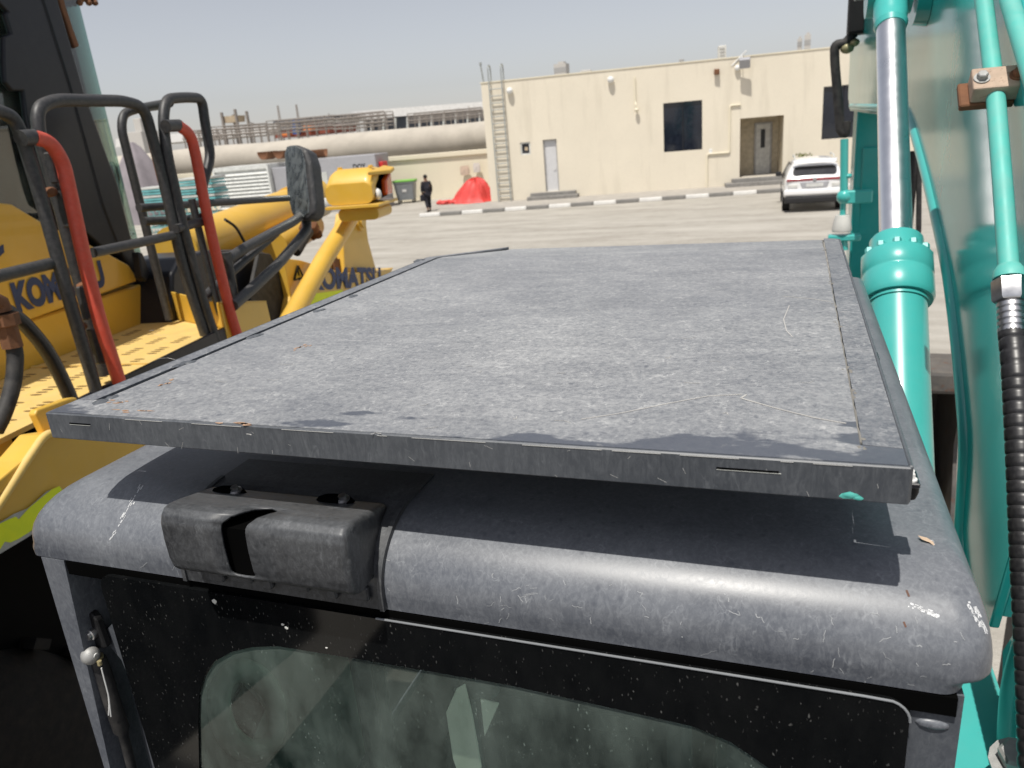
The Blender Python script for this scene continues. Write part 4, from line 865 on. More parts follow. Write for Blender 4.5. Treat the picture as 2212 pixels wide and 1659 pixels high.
# fallen leaf bits on the roof
lf = B(); q = PZ(ZR + .004)(2012, 1165); lf.faces.new([lf.verts.new(V((q.x + a, q.y + b, ZR + .0 + c))) for a, b, c in ((-.012, .004, .005), (-.003, .006, .002), (.013, -.004, -.004), (.009, -.008, -.004), (-.002, -.003, .002), (-.009, -.002, .004))])
obj('fallen_leaf', lf, mat('dry leaf', (.6, .45, .32), .8, var=.2, scale=90), label='small pale dry leaf flake lying on the right edge of the cab roof', cat='leaf')

# ---- black plastic vent hood at the back of the roof
prof = [(.795, ZR - .0005), (.752, ZR - .001), (.745, ZR + .004), (.70, ZR + .017), (.66, ZR + .029), (.640, ZR + .034), (.628, ZR + .034), (.620, ZR + .029), (.616, ZR + .018), (.615, ZR - .005), (.616, ZR - .03), (.619, ZR - .044), (.626, ZR - .052), (.645, ZR - .055), (.664, ZR - .056)]
def pth(t):
    f = t * (len(prof) - 1); i = min(int(f), len(prof) - 2); s = f - i; a, b = prof[i], prof[i + 1]; return a[0] * (1 - s) + b[0] * s, a[1] * (1 - s) + b[1] * s
VX0, VX1 = -.716, -.452
NS = 56; T0, T1 = 2.2 / 14, 1.0
SA, SB = 4.0 / 14, 11.2 / 14                       # slot from on top to near the bottom of the face
bm = B(); bmi = B()
def half(bm, side):
    rows = []
    for j in range(NS + 1):
        t = T0 + (T1 - T0) * j / NS; y, z = pth(t); xm = -.604
        if SA < t < SB:
            e = min((t - SA) / .03, (SB - t) / .045, 1); wv = .018 * math.sqrt(max(0, 1 - (1 - e) ** 2)); sh = .022 * max(0, min(1, (.53 - t) / .2))
            edge = xm + sh + (wv if side > 0 else -wv)
        else: edge = xm + .022 * max(0, min(1, (.53 - t) / .2))
        x1 = (VX1 if side > 0 else VX0); tap = .03 * max(0, (y - .62) / .13) * (-.6 if side > 0 else -1); x1 = x1 + tap
        cols = []
        for s in (0, .3, .6, .85, .93, .955, .975, .988, 1):
            x = edge * (1 - s) + x1 * s; d = abs(x - x1); drop = 0
            if d < .007: drop = (.007 - math.sqrt(max(0, .007 ** 2 - (.007 - d) ** 2)))
            cols.append(bm.verts.new((x, y + drop * (1 if y < .64 else .2), z - drop * (1 if z > ZR + .0 else 0))))
        # end wall down to the roof skin
        rows.append(cols)
    for a, b in zip(rows, rows[1:]):
        for i in range(8):
            f = bm.faces.new([a[i], a[i + 1], b[i + 1], b[i]]) if side > 0 else bm.faces.new([a[i + 1], a[i], b[i], b[i + 1]]); f.smooth = True
    e = [r[8] for r in rows]; e += [bm.verts.new((e[-1].co.x, .72, e[-1].co.z)), bm.verts.new((e[0].co.x, .75, e[-1].co.z))]; bm.faces.new(e if side < 0 else e[::-1])
half(bm, 1); half(bm, -1); bmesh.ops.remove_doubles(bm, verts=bm.verts, dist=.0004)
vent = obj('vent_hood', bm, MAT['vent'], exc)
sd = vent.modifiers.new('wall', 'SOLIDIFY'); sd.thickness = .003; sd.offset = -1
bm = B(); box(bm, (-.68, .6245, ZR - .048), (-.48, .664, ZR + .018)); obj('vent_shade', bm, MAT['slot'], vent)  # solid black box put in for the shade inside the slot
# flange that hugs the roof edge behind the hood
def roofprof(k):                                    # (y,z) round the rear top edge, pushed out by k
    out = [(.83, ZR + .001 + k)]
    for i in range(13):
        a = math.radians(90 * i / 12); out.append((YR + .1 - (.1 + k) * math.sin(a), ZR - .078 + (.078 + k) * math.cos(a)))
    out.append((YR - k, ZR - .0985)); return out
bm = B(); ro, ri = roofprof(.004), roofprof(.0008); FX0, FX1 = -.752, -.446
sec = lambda x: [V((x, y, z)) for y, z in ro] + [V((x, y, z)) for y, z in ri[::-1]]
loft(bm, [sec(FX0), sec(FX1)], cap0=True, cap1=True, smooth=False); obj('vent_flange', bm, MAT['vent'], vent)
ro2, ri2 = roofprof(.007), roofprof(.0042)
for x in (FX1 - .006, FX0): bm = B(); loft(bm, [[V((x, y, z)) for y, z in ro2[1:]] + [V((x, y, z)) for y, z in ri2[:0:-1]], [V((x + .006, y, z)) for y, z in ro2[1:]] + [V((x + .006, y, z)) for y, z in ri2[:0:-1]]], cap0=True, cap1=True); obj('flange_rim', bm, MAT['vent'], vent)
for i, (x0, x1) in enumerate(((-.703, -.678), (-.668, -.633), (-.618, -.603), (-.578, -.548), (-.523, -.508), (-.493, -.463))): bm = B(); box(bm, (x0, .6585, ZR - .0885 + .004 * (i % 2)), (x1, .6655, ZR - .066), .002, 1); obj('clip_tab', bm, MAT['vent'], vent)
for px in ((512, 1055), (744, 1073)):
    q = PZ(ZR + .017)(*px); bm = B(); 
    lathe(bm, (q.x, q.y - .002, ZR + .010), V((0, -.25, 1)), [(0, .0085), (.006, .0085), (.0075, .0055), (.012, .005)], 16); obj('vent_screw', bm, MAT['steel'], vent)
    bm = B(); blob(bm, (q.x - .014, q.y - .001, ZR + .0105), .028, .013, .008); obj('pocket_shade', bm, MAT['slot'], vent)  # raised black blob standing in for shade in the screw recess

# ---- rear face of the cab
bm = B(); z1 = ZR - .102
rw = lambda z, x0, x1, y0, y1: [V((x, y, z)) for x, y in ((x0, y1), (x0, y0 + .035), (x0 + .008, y0 + .012), (x0 + .024, y0), (x1, y0), (x1, y1))]
loft(bm, [rw(z1, XL + .002, -.981, YR + .001, .80), rw(2.3, XL - .01, -1.03, YR + .001, .80), rw(1.3, XL - .02, -1.05, YR + .001, .80)], cap0=True, cap1=True, smooth=False)
obj('corner_post', bm, MAT['cab'], exc)
bm = B(); prism(bm, [(-1.049, .722, 1.3), (-.90, .722, 1.3), (-.90, .722, z1 - .001), (-.979, .722, z1 - .001)], (0, .02, 0)); obj('recess_panel', bm, MAT['cabframe'], exc)
bm = B()                                            # shaped inner flange beside the window
fl = [(245, 1232), (232, 1245), (243, 1290), (250, 1315), (245, 1345), (225, 1366), (232, 1390), (262, 1425), (285, 1480), (300, 1540), (330, 1659)]
pa = [PY(.706)(*p) for p in fl]; pb = [V((-.9115, .706, p.z)) for p in pa]
for (a, b), (c, d) in zip(zip(pa, pb), list(zip(pa, pb))[1:]): prism(bm, [a, b, d, c], (0, .012, 0))
prism(bm, [pa[-1], pb[-1], V((-.9115, .706, 1.3)), V((-.93, .706, 1.3))], (0, .012, 0)); obj('window_flange', bm, MAT['cabframe'], exc)
bm = B(); prism(bm, [(.122, .676, 1.3), (.158, .676, 1.3), (.166, .676, z1 - .001), (.122, .676, z1 - .001)], (0, .1, 0)); rp = obj('rear_post', bm, MAT['cabframe'], exc)
q = PY(.676)(1990, 1560); bm = B(); blob(bm, (.142, .677, q.z), .0155, .005, .006, .04, 3); obj('weld_bead', bm, MAT['cab'], rp)
bm = B(); box(bm, (-.978, .6708, z1 - .022), (.160, .76, z1 - .0006)); obj('roof_gap_shade', bm, MAT['slot'], exc)  # black strip painted in for the shaded gap under the roof
# rear window: glass sheet, black border, painted glint on the polished top edge
WX0, WX1, WZ1, WZ0 = -.911, .1205, z1 - .009, 1.35
outer = [(x, z) for x, z in rrect(WX0, WX1, WZ0, WZ1, .022, 6)]
hp = [(430, 1659), (428, 1560), (430, 1500), (441, 1462), (462, 1430), (500, 1408), (545, 1398), (600, 1396), (800, 1428), (1100, 1480), (1350, 1536), (1500, 1570), (1580, 1604), (1660, 1659)]
hole = [(PY(.664)(*p).x, PY(.664)(*p).z) for p in hp] + [(.03, 1.9), (-.0, 1.6), (-.2, 1.45), (-.6, 1.45), (-.80, 1.6), (-.832, 2.2)]
def ring_poly(bm, outer, hole, y, th):
    b = bmesh.new(); eo = [b.verts.new((x, y, z)) for x, z in outer]; eh = [b.verts.new((x, y, z)) for x, z in hole]; es = []
    for L_ in (eo, eh):
        for i in range(len(L_)): es.append(b.edges.new((L_[i], L_[(i + 1) % len(L_)])))
    bmesh.ops.triangle_fill(b, use_beauty=True, use_dissolve=False, edges=es)
    r = bmesh.ops.extrude_face_region(b, geom=b.faces[:]); vs = [v for v in r['geom'] if isinstance(v, bmesh.types.BMVert)]; bmesh.ops.translate(b, verts=vs, vec=(0, th, 0)); join(bm, b)
bm = B(); ring_poly(bm, outer, hole, .664, .006); win = obj('rear_window', bm, MAT['frit'], exc)
bm = B(); bm.faces.new([bm.verts.new((x, .667, z)) for x, z in hole]); obj('clear_glass', bm, MAT['winglass'], win)
bm = B(); top = [(x, z) for x, z in outer if z > WZ1 - .03]
top = sorted(top, key=lambda p: (p[0])); tube(bm, [(x - .0, .6638, z + .0004) for x, z in top if x > -.46 or x > WX0 + .3] if 0 else [(-.46 + i * .02, .6638, WZ1 + .0004) for i in range(28)] + [(x + .0004, .6638, z + .0004) for x, z in sorted([p for p in outer if p[0] > .0985 and p[1] > WZ1 - .0225], key=lambda p: -p[1])], .0014, 8); obj('edge_glint', bm, mat('glass edge glint', (.2, .21, .22), .25), win)  # pale tube drawn in as the glint along the glass edge
bm = B()
for (x, y, s) in ((463, 1300, .005), (618, 1357, .0035), (610, 1350, .0025), (705, 2 * 700, .002)): q = PY(.663)(x, y); blob(bm, (q.x, .6635, q.z), s, .0006, s * .7, .3, 1, rnd)
obj('bird_dropping', bm, MAT['acw'], win)
# stay rod with cast ball and wing nut in the left channel
YS = .690; P = PY(YS)
bm = B(); a = P(196, 1352); pr_ = [(a.x + x, YS + .002, a.z + z) for x, z in [(-.016, .012), (-.008, .021), (.006, .021), (.013, .010), (.016, -.04), (-.008, -.045)]]; prism(bm, pr_, (0, .012, 0), .002, 1); stay = obj('stay_rod', bm, MAT['black'], exc)
bm = B(); q = P(199, 1368); lathe(bm, (q.x, YS - .004, q.z), V((0, -1, 0)), [(-.006, .0095), (.001, .0095), (.002, .0075), (.006, .0065)], 18); obj('screw', bm, MAT['steel'], stay)
bm = B(); q = P(209, 1405); blob(bm, (q.x, YS - .012, q.z), .0135, .0135, .0145, 0, 4); ball = obj('ball_knob', bm, MAT['zinc'], stay)
bm = B(); w0 = PY(YS - .012)(195, 1412); tube(bm, [w0, w0 + V((.012, 0, -.002))], .0045, 10)
for dz in (1, -1): prism(bm, [w0 + V((-.002, -.001, .003 * dz)), w0 + V((-.014, -.004, .0095 * dz)), w0 + V((-.012, -.004, .0165 * dz)), w0 + V((.001, -.001, .008 * dz))], (0, .004, 0), .0012, 1)
obj('wing_nut', bm, MAT['white'], stay)
bm = B(); pts = [P(211, 1424), P(222, 1450), P(243, 1520), P(262, 1574), P(266, 1586), P(280, 1640), P(300, 1720), V((-.93, YS, 1.9))]
tube(bm, pts, lambda s: .0125 if s < .45 else .0075, 14); obj('rod', bm, MAT['rubber'], stay)
bm = B(); tube(bm, [P(211, 1416), P(214, 1432)], .008, 12); tube(bm, [PY(.676)(214, 1428), PY(.676)(216, 1436)], .0035, 8); obj('ferrule', bm, mat('brass ferrule', (.42, .36, .2), .45, .5, var=.2, scale=80), stay)
bm = B(); Q = PY(.672)
tube(bm, [Q(219, 1443), Q(226, 1470), Q(234, 1500), Q(236, 1522), Q(235, 1545)], .0011, 6); tube(bm, [Q(226, 1470), Q(235, 1505), Q(240, 1548)], .001, 6); obj('string_end', bm, MAT['white'], stay)

# ---- rest of the cab: posts, floor, seat
bm = B()
for (x0, x1, y0, y1) in ((-1.06, -1.0, 2.1, 2.2), (.10, .165, 2.1, 2.2), (-1.05, -1.0, 1.32, 1.40)): box(bm, (x0, y0, 1.25), (x1, y1, z1 - .001), .008, 1)
box(bm, (-1.06, .82, 1.2), (-1.02, 2.2, 1.75), .01, 1); box(bm, (.125, .80, 1.2), (.165, 2.2, 2.05), .01, 1); obj('cab_frame', bm, MAT['cabframe'], exc)
bm = B(); box(bm, (-1.04, .75, 1.2), (.14, 1.88, 1.28)); obj('cab_floor', bm, MAT['plastic'], exc)
bm = B(); box(bm, (-1.035, .85, 1.76), (-1.03, 1.31, z1 - .03)); box(bm, (-1.035, 1.41, 1.76), (-1.03, 2.09, z1 - .03)); box(bm, (-.99, 2.15, 1.3), (.10, 2.155, z1 - .03)); obj('cab_glass', bm, MAT['cabglass'], exc)
bm = B(); box(bm, (-1.0, .76, z1 - .03), (.14, 2.1, z1 - .018)); obj('headlining', bm, MAT['plastic'], exc)
st_ = mk('operator_seat', lambda bm: box(bm, (-.60, 1.2, 1.62), (-.12, 1.7, 1.78), .05, 3), MAT['seat'], exc)
mk('backrest', lambda bm: box(bm, (-.58, 1.0, 1.75), (-.14, 1.16, 2.38), .06, 3, Matrix.Translation((0, -.35, .1)) @ Matrix.Rotation(.12, 4, 'X') if 0 else None), MAT['seat'], st_)
mk('headrest', lambda bm: box(bm, (-.50, .99, 2.42), (-.22, 1.10, 2.62), .05, 3), MAT['seat'], st_)
mk('seat_base', lambda bm: box(bm, (-.56, 1.22, 1.282), (-.16, 1.66, 1.615), .03, 2), MAT['plastic'], st_)
for s in (-.66, -.04): mk('console', lambda bm: box(bm, (s - .09, 1.25, 1.285), (s + .09, 1.85, 1.95), .03, 2), MAT['plastic'], exc)
for s in (-.66, -.04): mk('lever', lambda bm: (tube(bm, [(s, 1.75, 1.95), (s + .01, 1.73, 2.12)], .012, 8), blob(bm, (s + .01, 1.73, 2.16), .03, .03, .05)), MAT['black'], exc)
mk('trim_panel', lambda bm: prism(bm, [(-.995, .80, 1.8), (-.995, 1.3, 1.8), (-.995, 1.3, 2.5), (-.995, .80, 2.62)], (-.02, 0, 0), .01, 2), MAT['trim'], exc)
P_ = PX(-.985); mk('door_grip', lambda bm: tube(bm, [P_(535 + 62 * math.cos(a) + 14 * math.sin(a), 1535 + 88 * math.sin(a)) for a in [2 * math.pi * i / 28 for i in range(29)]], .022, 10), mat('pale trim', (.38, .45, .40), .6), exc)
P_ = PX(-.992); mk('grip_recess', lambda bm: prism(bm, [P_(*p) for p in ((490, 1535), (520, 1475), (570, 1530), (540, 1600))], (.004, 0, 0)), MAT['slot'], exc)
mk('rear_pillar', lambda bm: tube(bm, [PY(1.0)(815, 1440), PY(1.0)(855, 1690)], .013, 8), MAT['black'], exc)
P_ = PY(.765)
mk('pale_cloth', lambda bm: (prism(bm, [P_(*p) for p in ((986, 1488), (1004, 1478), (1020, 1545), (1040, 1659), (1005, 1720), (978, 1640), (963, 1540))], (0, .003, 0), .001, 1), prism(bm, [P_(*p) for p in ((1037, 1510), (1078, 1520), (1046, 1592))], (0, .003, 0), .001, 1)), MAT['mint'], None, label='pale mint cloth hanging behind the dusty rear cab window', cat='cloth', kind=None)  # added pale sheet imitating sunlit ground glimpsed between the seat parts
P_ = PY(.80)
mk('coat_hook', lambda bm: (blob(bm, P_(1040, 1488), .028, .02, .012), tube(bm, [P_(1010, 1490), P_(1042, 1700)], .009, 8)), MAT['plastic'], exc)  # grey cap and handle between the pale shapes
# ---- house, hood, decks
bm = B(); box(bm, (-1.06, -2.2, 1.25), (1.3, .56, 2.05), .06, 3); obj('engine_hood', bm, MAT['hoodblack'], exc)  # out of view; made black so the rear glass reflects dark
bm = B(); box(bm, (-1.08, -1.7, .95), (1.32, 1.9, 1.19), .03, 1); obj('swing_frame', bm, MAT['darkframe'], exc)
bm = B(); box(bm, (.185, .565, 1.9), (.448, 1.74, 2.1), .015, 2); obj('side_deck', bm, MAT['teal'], exc)
for y in (1,): pass
def track(sx):
    cx_ = sx * 1.0 + .12; pr_ = []
    for cy_, a0 in ((-1.4, 90), (2.6, -90)):
        for k in range(9): a = math.radians(a0 + 180 * k / 8); pr_.append((cy_ + math.cos(a) * .42, .46 + math.sin(a) * .42))
    bm = B(); prism(bm, [(cx_ - .3, y, z) for y, z in pr_], (.6, 0, 0), .01, 1); t = obj('crawler_track', bm, MAT['bucket'], exc); bm = B(); n = len(pr_)
    L2 = [V((0, y, z)) for y, z in pr_] + [V((0, *pr_[0]))]
    for a, b in zip(L2, L2[1:]):
        m = max(1, int((b - a).length / .19)); d = (b - a).normalized(); nn = V((0, d.z, -d.y))
        for i in range(m):
            p = a + (b - a) * ((i + .5) / m); s = [p - d * .085, p + d * .085, p + d * .085 + nn * .03, p - d * .085 + nn * .03]; prism(bm, [V((cx_ - .31, q.y, q.z)) for q in s], (.62, 0, 0))
    obj('track_shoe', bm, MAT['bucket'], t, kind='stuff')
track(-1); track(1)
# ---- boom
XB = .43; PB_ = PX(XB)
low = [(2095, 1400), (2076, 1165), (2080, 1110), (2089, 980), (2074, 800), (2050, 600), (2005, 400), (1975, 290), (1955, 236)]
low3 = [PB_(*p) for p in low]
bend = low3[-1]; nose = [V((XB, 7.6, bend.z + .0)), V((XB, 7.95, bend.z + .1)), V((XB, 8.05, bend.z + .45)), V((XB, 7.9, bend.z + .85))]
up3 = [V((XB, 5.2, 4.75)), V((XB, 4.2, 4.75)), V((XB, 3.5, 4.55)), PB_(2150, -220), PB_(2176, 0), PB_(2216, 330), PB_(2240, 600), PB_(2245, 850), PB_(2210, 1060), PB_(2135, 1331)]
lowf = low3[1:-1] + [low3[-1] + V((0, .25, .0))]; lowf = fillet([low3[1]] + low3[2:-1] + [bend, V((XB, bend.y + 1.2, bend.z - .01))], .18, 4)
prof3 = lowf + nose + up3
bm = B(); prism(bm, [p + V((.022, 0, 0)) for p in prof3], (.34, 0, 0), .006, 1); boom = obj('boom', bm, MAT['boom'], exc)
cen = sum(prof3, V((0, 0, 0))) / len(prof3)
bm = B(); n = len(prof3); out = []
for i, p in enumerate(prof3):
    t = (prof3[(i + 1) % n] - prof3[i - 1]).normalized(); nn = V((0, t.z, -t.y)); out.append(p + nn * .024)
prism(bm, out, (.020, 0, 0), .004, 2); obj('side_plate', bm, MAT['boom'], boom)
eb = [p + V((.004, .012, .014)) for p in fillet([low3[0] + V((0, .0, -.15))] + low3[:-1] + [bend, V((XB, bend.y + 1.2, bend.z - .01)), V((XB, 7.5, bend.z))], .2, 6)]
bm = B(); tube(bm, eb, .021, 12); obj('edge_bar', bm, MAT['teal'], boom)
# dipper arm hanging at the nose, linkage, bucket
bm = B(); P = PY(6.9)
a = P(1838, 238); b = P(1845, 575)
prism(bm, [(.445, 6.9, a.z + .1), (.445, 7.35, a.z + .3), (.445, 7.25, 1.55), (.445, 7.0, 1.5), (.445, 6.85, 2.0)], (.36, 0, 0), .02, 2); arm = obj('dipper_arm', bm, MAT['boom'], exc)
bm = B(); box(bm, (.50, 6.86, 2.0), (.75, 6.9, 2.95), .01, 1); obj('arm_plate', bm, MAT['boom'], arm)
bm = B(); tube(bm, [(.86, 6.8, 2.9), (.86, 6.8, 1.6)], .035, 10); tube(bm, [(.90, 6.8, 2.8), (.93, 6.75, 2.3), (.90, 6.8, 1.7)], .02, 8); obj('arm_pipe', bm, MAT['rubber'], arm)
bm = B(); box(bm, (.42, 6.7, 1.35), (.86, 7.2, 1.6), .03, 1); obj('linkage', bm, MAT['bucket'], arm)
bk = B(); n = 14
pts_o = [(5.75, 1.42), (6.1, 1.45), (6.5, 1.36), (6.8, 1.1), (6.92, .75), (6.85, .4), (6.6, .14), (6.2, .02), (5.8, .0)]
pts_i = [(5.82, .05), (6.2, .07), (6.57, .18), (6.79, .42), (6.86, .75), (6.75, 1.07), (6.47, 1.30), (6.1, 1.39), (5.75, 1.35)]
prism(bk, [(.12, y, z) for y, z in pts_o + pts_i], (1.1, 0, 0), .006, 1)
for x in (.12, 1.19): prism(bk, [(x + .002, y, z) for y, z in ([(5.75, 1.42), (6.1, 1.45), (6.5, 1.36), (6.8, 1.1), (6.92, .75), (6.85, .4), (6.6, .14), (6.2, .02), (5.8, .0), (5.92, .5), (6.02, .8), (5.9, 1.15)])], (.028, 0, 0))
bucket = obj('digging_bucket', bk, MAT['bucket'], exc)
bm = B(); box(bm, (.10, 5.68, 1.30), (1.24, 5.80, 1.47), .03, 2); obj('bucket_lip', bm, MAT['bucket'], bucket)
for i in range(5): x = .2 + i * .24; bm = B(); prism(bm, [(x - .05, 5.80, .02), (x + .05, 5.80, .02), (x + .05, 5.80, .09), (x - .05, 5.80, .09)], (0, -.25, .02), .012, 1); obj('bucket_tooth', bm, MAT['bucket'], bucket)
bm = B(); rings = []
for z, r in ((.06, 1), (.18, .85), (.3, .55), (.36, .1)): rings.append([V((.68 + math.cos(a) * .5 * r, 6.2 + math.sin(a) * .38 * r, z + .02 * math.sin(a * 5))) for a in [2 * math.pi * i / 18 for i in range(18)]])
loft(bm, rings, cap1=True); obj('soil_left', bm, MAT['soil'], bucket)
bm = B(); box(bm, (1.05, 3.0, .30), (1.28, 3.75, .42), .02, 1); box(bm, (1.05, 3.55, .4205), (1.28, 3.75, .95), .02, 1); obj('step_plate', bm, MAT['bucket'], exc)
# boom cylinder
XC = .30; PC = PX(XC); top = PC(1921, -60); bot = PC(1948, 1000); AX = (top - bot).normalized()
def img_y(p): d = p - CAM; return CY - FPX * d.dot(UP) / d.dot(FWD)
def along(px):                                      # distance along the cylinder axis at a given height in the photo
    a, b = 0.0, (top - bot).length
    for _ in range(50):
        m_ = (a + b) / 2
        if img_y(bot + AX * m_) > px[1]: a = m_
        else: b = m_
    return (a + b) / 2
h0 = along((1927, 652)); h1 = along((1926, 562)); h2 = along((1925, 520)); ln = (top - bot).length
bm = B(); lathe(bm, bot - AX * .35, AX, [(0, .078), (h0 + .35 - .012, .079), (h0 + .35 - .012, .084), (h0 + .35, .084)], 36); cyl = obj('boom_cylinder', bm, MAT['teal'], exc)
bm = B(); lathe(bm, bot, AX, [(h0, .094), (h0 + .012, .1), (h0 + .075, .1), (h0 + .08, .0975), (h0 + .086, .0975), (h0 + .09, .1), (h1, .1), (h1 + .004, .097), (h1 + .004, .076), (h2 - .006, .076), (h2, .072)], 40); hd = obj('cylinder_head', bm, MAT['teal'], cyl)
bm = B(); s1 = AX.orthogonal().normalized(); s2 = AX.cross(s1)
for k in range(12): a = 2 * math.pi * k / 12; hexbolt(bm, bot + AX * (h1 + .004) + (s1 * math.cos(a) + s2 * math.sin(a)) * .087, AX, .0125, .018, False)
obj('head_bolt', bm, MAT['teal'], hd)
bm = B(); lathe(bm, bot, AX, [(h2 - .02, .047), (ln - .28, .047)], 36); obj('cylinder_rod', bm, MAT['chrome'], cyl)
e = along((1923, 62)); bm = B(); lathe(bm, bot, AX, [(e, .05), (e + .02, .056), (e + .03, .052), (e + .06, .056), (e + .3, .056)], 30); obj('rod_collar', bm, MAT['teal'], cyl)
pin = bot + AX * (e + .24); bm = B(); lathe(bm, V((.225, pin.y, pin.z)), V((1, 0, 0)), [(0, .12), (.15, .12)], 32); obj('rod_eye', bm, MAT['teal'], cyl)
bm = B(); lathe(bm, V((.19, pin.y, pin.z)), V((1, 0, 0)), [(0, .055), (.03, .055), (.03, .05), (.24, .05)], 24); obj('pin', bm, MAT['darkframe'], cyl)
bm = B(); lathe(bm, V((.385, pin.y, pin.z)), V((1, 0, 0)), [(0, .16), (.044, .17)], 32); obj('boom_boss', bm, MAT['boom'], boom)
bm = B(); hexbolt(bm, (.19, pin.y + .03, pin.z - .03), V((-1, 0, 0)), .014, .012); obj('pin_bolt', bm, MAT['white'], cyl)
# work lamp, hoses and valve out at the boom nose, left side
P = PY(6.6); g = [P(1852, 62), P(1826, 95), P(1803, 96), P(1803, 130), P(1808, 190), P(1812, 240), P(1815, 282), P(1826, 292), P(1828, 262)]
bm = B(); tube(bm, fillet(g, .06, 4), .035, 10); obj('nose_hose', bm, MAT['rubber'], boom)
bm = B(); a = P(1851, 30); box(bm, (-.06, -.1, -.14), (.06, .1, .14), .02, 2, Matrix.Translation(a)); lt_ = obj('work_lamp', bm, MAT['black'], boom)
bm = B(); tube(bm, [P(1852, 60), P(1838, 85), P(1832, 105)], .022, 8); blob(bm, P(1830, 104), .05, .05, .04); blob(bm, P(1845, 92), .04, .04, .03); obj('lamp_stay', bm, mat('olive fitting', (.3, .28, .16), .5, .4, var=.2), lt_)
bm = B(); tube(bm, [P(1824, 300), P(1823, 420)], .03, 10); tube(bm, [P(1822, 420), P(1820, 470)], .022, 8); blob(bm, P(1824, 425), .06, .06, .06); blob(bm, P(1832, 380), .03, .03, .02); obj('nose_pipe', bm, MAT['teal'], boom)
bm = B(); q = P(1818, 500); lathe(bm, q, UZ, [(0, .07), (.02, .075), (.10, .06), (.13, .05)], 16); obj('valve_body', bm, MAT['acw'], boom)
bm = B(); box(bm, (-.12, -.05, -.05), (.12, .05, 0), .01, 1, Matrix.Translation(P(1824, 506))); tube(bm, [P(1821, 514), P(1824, 540)], .03, 8); obj('valve_bracket', bm, MAT['teal'], boom)
bm = B(); box(bm, (0, -.04, -.05), (.2, .04, .05), .01, 1, Matrix.Translation(P(1824, 426))); obj('pipe_bracket', bm, MAT['teal'], boom)
# hydraulic pipes on the boom flank with clamp, nut and spiral hose
XP = .392; Q = PX(XP)
c1 = [Q(2108, -260), Q(2125, 0), Q(2150, 200), Q(2166, 400), Q(2181, 606)]
bm = B(); tube(bm, c1, .0182, 20); pipe1 = obj('hydraulic_pipe', bm, MAT['tealdusty'], exc)
bm = B(); tube(bm, [PX(.425)(2136, -200), PX(.425)(2180, 0), PX(.425)(2226, 150), PX(.425)(2290, 360)], .0185, 18); obj('hydraulic_pipe', bm, MAT['tealdusty'], exc)
n1 = Q(2181, 603); n2 = Q(2184, 668); ax = (n2 - n1).normalized(); bm = B()
lathe(bm, n1 - ax * .028, ax, [(0, .020), (.01, .026), (.022, .0285), (.028, .0285)], 24); obj('flare', bm, MAT['tealdusty'], pipe1)
bm = B(); lathe(bm, n1 + ax * .001, ax, [(0, .028), (.003, .031), (.042, .031), (.047, .027)], 6); obj('pipe_nut', bm, MAT['steel'], pipe1)
bm = B(); pr_ = [(.049, .0235)]
for i in range(5): z = .05 + i * .0125; pr_ += [(z, .0205), (z + .002, .024), (z + .009, .024), (z + .0105, .0205)]
lathe(bm, n1, ax, pr_, 24); obj('hose_ferrule', bm, MAT['steel'], pipe1)
h = [n1 + ax * .108, Q(2193, 780), Q(2203, 950), Q(2214, 1200), Q(2226, 1420), Q(2236, 1700)]; hs = fillet(h, .12, 6)
dense = []
for a, b in zip(hs, hs[1:]):
    m = max(2, int((b - a).length / .0035))
    for i in range(m): dense.append(a + (b - a) * (i / m))
bm = B(); tube(bm, dense, lambda s, L_=len(dense): .0228 + (.0009 if (s * L_) % 6 < 4.9 else -.0009), 20); obj('spiral_hose', bm, MAT['hose'], pipe1)
bm = B(); cq = PX(.44)(2146, 190); ct = (Q(2150, 200) - Q(2125, 0)).normalized(); cxv = V((1, 0, 0)); cn = ct.cross(cxv).normalized()
Mc_ = Matrix((cxv, -ct, cn)).transposed().to_4x4(); cpos = Q(2148, 188)
Mcl = Matrix.Translation(cpos) @ Mc_
box(bm, (-.046, -.031, -.012), (.052, .031, .028), .004, 2, Mcl); clp = obj('pipe_clamp', bm, MAT['clamp'], exc)
bm = B(); box(bm, (-.064, -.034, -.030), (.037, .036, -.0125), .003, 1, Mcl); box(bm, (.0375, -.02, -.028), (.12, .03, .006), .003, 1, Mcl); obj('clamp_base', bm, MAT['rust'], clp)
for x, mm in ((-.029, 'zinc'), (.036, 'rust')): bm = B(); hexbolt(bm, Mcl @ V((x, -.002, .028)), Mcl.to_3x3() @ V((0, 0, 1)), .0105, .012); obj('clamp_bolt', bm, MAT[mm], clp)
# boom foot bracket and pipes low on the right
bm = B(); Pb = PX(.45); prism(bm, [V((.45, .7, 1.2)), V((.45, 1.3, 1.2)), Pb(2164, 1680), Pb(2164, 1402), Pb(2216, 1318), V((.45, .8, 2.35)), V((.45, .7, 2.1))], (.04, 0, 0), .006, 1); obj('boom_bracket', bm, MAT['boom'], exc)
bm = B(); tube(bm, fillet([PX(.42)(2172, 1750), PX(.42)(2178, 1600), PX(.42)(2186, 1480), PX(.43)(2230, 1340)], .05, 5), .02, 14); obj('bracket_pipe', bm, MAT['teal'], exc)
q = PX(.40)(2200, 1650); bm = B(); hexbolt(bm, q, V((-.2, -.3, 1)), .03, .03); obj('bracket_bolt', bm, MAT['zinc'], exc)
